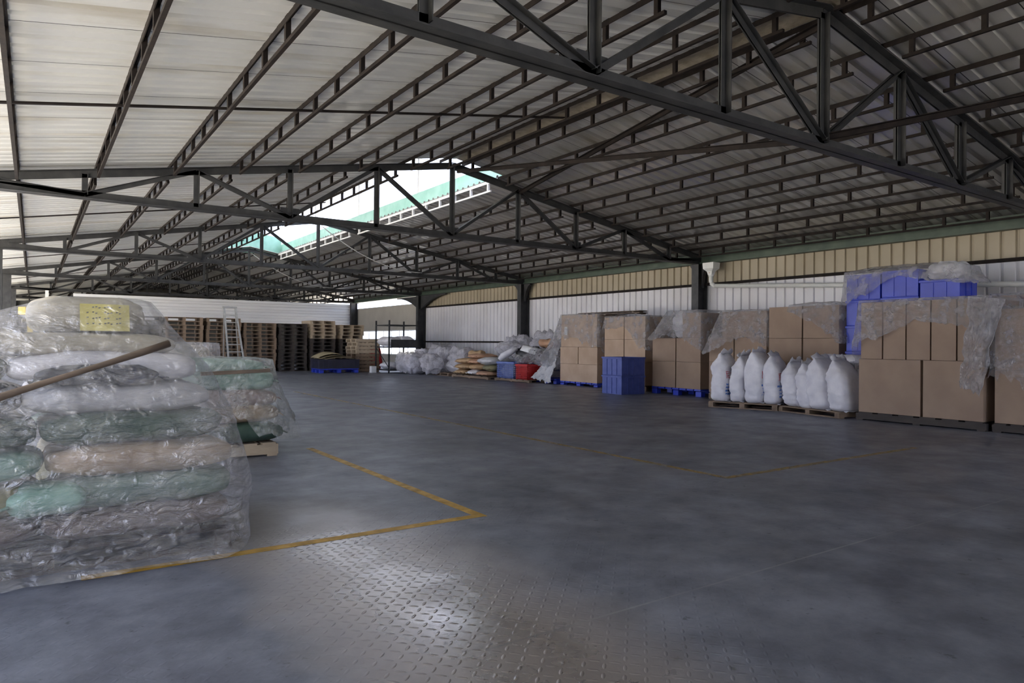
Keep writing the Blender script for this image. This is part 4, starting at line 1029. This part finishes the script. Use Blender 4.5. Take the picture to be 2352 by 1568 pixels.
# ------------------------------------------------------------------ white standing sacks
def text_mesh(body, size):
    cu = bpy.data.curves.new('lettering', 'FONT'); cu.body = body; cu.size = size; cu.align_x = 'LEFT'
    o = bpy.data.objects.new('lettering', cu); C.objects.link(o); bpy.context.view_layer.update()
    me = bpy.data.meshes.new_from_object(o.evaluated_get(bpy.context.evaluated_depsgraph_get()))
    bpy.data.objects.remove(o); return me
def standing(loc, w_, d, h, rz, lean, label, seed, top=.75, letters=None, group='white sacks standing on pallets'):
    """upright filled sack, narrow side to -x, printed side to -y; lean shifts the top along y"""
    t = thing('standing_sack', label, 'sack', loc, rz, group); rings = []; n = 40; k = 26
    for j in range(k+1):
        u = j/k; z = h*u
        b_ = 1-.22*(1-min(1, u/.08))**2
        if u > .72: q = (u-.72)/.28; fy = 1-(1-.10)*q**1.3; fx = 1-(1-top)*q
        else: fy = fx = 1
        bul = 1+.07*math.sin(PI*min(u/.8, 1))
        r = []
        for i in range(n):
            a = 2*PI*i/n
            x = d/2*spow(math.cos(a), .45)*b_*fx*bul; y = w_/2*spow(math.sin(a), .6)*b_*fy*bul
            s_ = .030*(nz3((x, y, z), 5, seed)+.7*nz3((x*.5, y*.5, z*2.2), 9, seed+3)+.45*nz3((x, y, z*2), 16, seed+6))
            v = Vector((x, y, 0)); v += v.normalized()*s_ if v.length > 1e-6 else Vector()
            r.append(Vector((v.x, v.y+lean*u**1.3+.03*nz3((0, 0, z), 4, seed), z+(.035*nz3((x*2, y*2, 0), 4, seed) if u > .95 else 0))))
        rings.append(r)
    m = MB(); m.loft(rings, True, True); bag = m.build('bag', 's_white', t, True)
    top_r = rings[-1]; tp = sum(top_r, Vector())/n
    rows = []
    for i in range(9):
        x = -d/2*top+d*top*i/8
        rows.append([Vector((x, tp.y, h-.01)), Vector((x, tp.y-.03*math.sin(seed)+.01*math.sin(i*2.3), h+.035+.015*math.sin(i*2+seed))), Vector((x*.9, tp.y-.08*math.sin(seed)+.02*math.sin(i*1.9), h+.075+.035*math.sin(i*1.1+seed)))])
    MB().grid(rows).build('gathered_top', 's_white', t, True, thick=.008)
    rows = [[Vector((-d*.45+d*.9*i/8, -w_*.40, .012)), Vector((-d*.45+d*.9*i/8, -w_*.52, .004+.01*math.sin(i*2.2+seed)))] for i in range(9)]
    MB().grid(rows).build('bottom_seam', 's_white', t, True, thick=.006)
    if letters:
        bv = BVHTree.FromPolygons([Vector(v) for v in m.v], m.f)
        def wrap(vs, fs, x0_, z0_, mat, nm):
            out = []
            for a, b2 in vs:
                hit = bv.ray_cast(Vector((x0_+a, -2, z0_+b2)), Vector((0, 1, 0)))
                y = hit[0].y if hit[0] else -w_/2
                out.append((x0_+a, y-.003, z0_+b2))
            MB().add(out, fs).build(nm, mat, t)
        me = text_mesh(letters, .15)
        bm = bmesh.new(); bm.from_mesh(me); bmesh.ops.subdivide_edges(bm, edges=[e for e in bm.edges if e.calc_length() > .03], cuts=2); bm.verts.ensure_lookup_table()
        wrap([(v.co.x, v.co.y) for v in bm.verts], [tuple(v.index for v in f.verts) for f in bm.faces], -d/2+.035, h*.50, 'ink_red', 'red_lettering'); bm.free()
        vs, fs = [], []
        for r in range(4):
            for c_ in range(5):
                a, b2 = c_*.07, r*.06; o_ = len(vs)
                vs += [(a, b2), (a+.05, b2), (a+.05, b2+.035), (a, b2+.035)]; fs.append((o_, o_+1, o_+2, o_+3))
        wrap(vs, fs, -d/2+.04, h*.14, 'ink_blue', 'blue_print')
    return t
def on_pal(px_, py_, rz_, u, v, z): # u along the pallet front (towards +y), v into it
    c_, s_ = math.cos(rz_), math.sin(rz_); return (px_+v*c_-u*s_, py_+v*s_+u*c_, z)
ra = .33; ax, ay = 11.08, 8.12
pallet((ax, ay, 0), (1.25, 1.1, .11), 'wooden pallet under the left four white standing sacks', 'wooden pallets', 'wood', ra+PI/2)
A = [(.42, -.20, .33, .60, .88, .02, 'leftmost white standing sack with red characters on its side', '尼龙', .7), (.13, -.20, .26, .55, .86, -.06, 'white standing sack second from the left, slim and leaning right', None, .6),
     (-.19, -.20, .36, .58, .92, .0, 'tall white standing sack with a wide open flat top, third from left', '尼龙', .97), (-.51, -.20, .31, .58, .86, .03, 'white standing sack fourth from the left with red mark on its side', '尼龙', .7)]
for i, (u, v, w_, d, h_, ln, lab, tx, tp) in enumerate(A): standing(on_pal(ax, ay, ra, u, v, .112), w_, d, h_, ra*.6, ln, lab, 221+i, tp, tx)
for i, u in enumerate((.25, -.2)): standing(on_pal(ax, ay, ra, u, .36, .112), .4, .5, .80, ra*.6, 0, 'white standing sack in the rear row on the left pallet, %s one' % ('left' if i == 0 else 'right'), 231+i, .7)
rb = -.20; bx, by = 11.22, 6.62
pallet((bx, by, 0), (1.3, 1.1, .10), 'wooden pallet under the right four leaning white sacks', 'wooden pallets', 'wood', rb+PI/2)
B = [(.46, -.20, .34, .58, .76, .14, 'white sack leaning left with a pointed top, fifth from the left', None, .5), (.14, -.22, .32, .55, .74, .14, 'white sack leaning left, sixth from the left', '尼龙', .6),
     (-.14, -.22, .38, .60, .84, .13, 'large plump white sack, seventh from the left', None, .7), (-.49, -.20, .34, .58, .82, .12, 'rightmost white standing sack beside the big carton stack', None, .6)]
for i, (u, v, w_, d, h_, ln, lab, tx, tp) in enumerate(B): standing(on_pal(bx, by, rb, u, v, .102), w_, d, h_, rb*.6, ln, lab, 241+i, tp, tx)
for i, u in enumerate((.2, -.25)): standing(on_pal(bx, by, rb, u, .36, .102), .42, .5, .68, rb*.6, 0, 'white standing sack in the rear row on the right pallet, %s one' % ('left' if i == 0 else 'right'), 251+i, .7)
sack(on_pal(bx, by, rb, 0, .30, .80), (.55, 1.0, .20), rb, 's_white', 'white sack lying across the tops of the rear sacks, right pallet', None, 261)
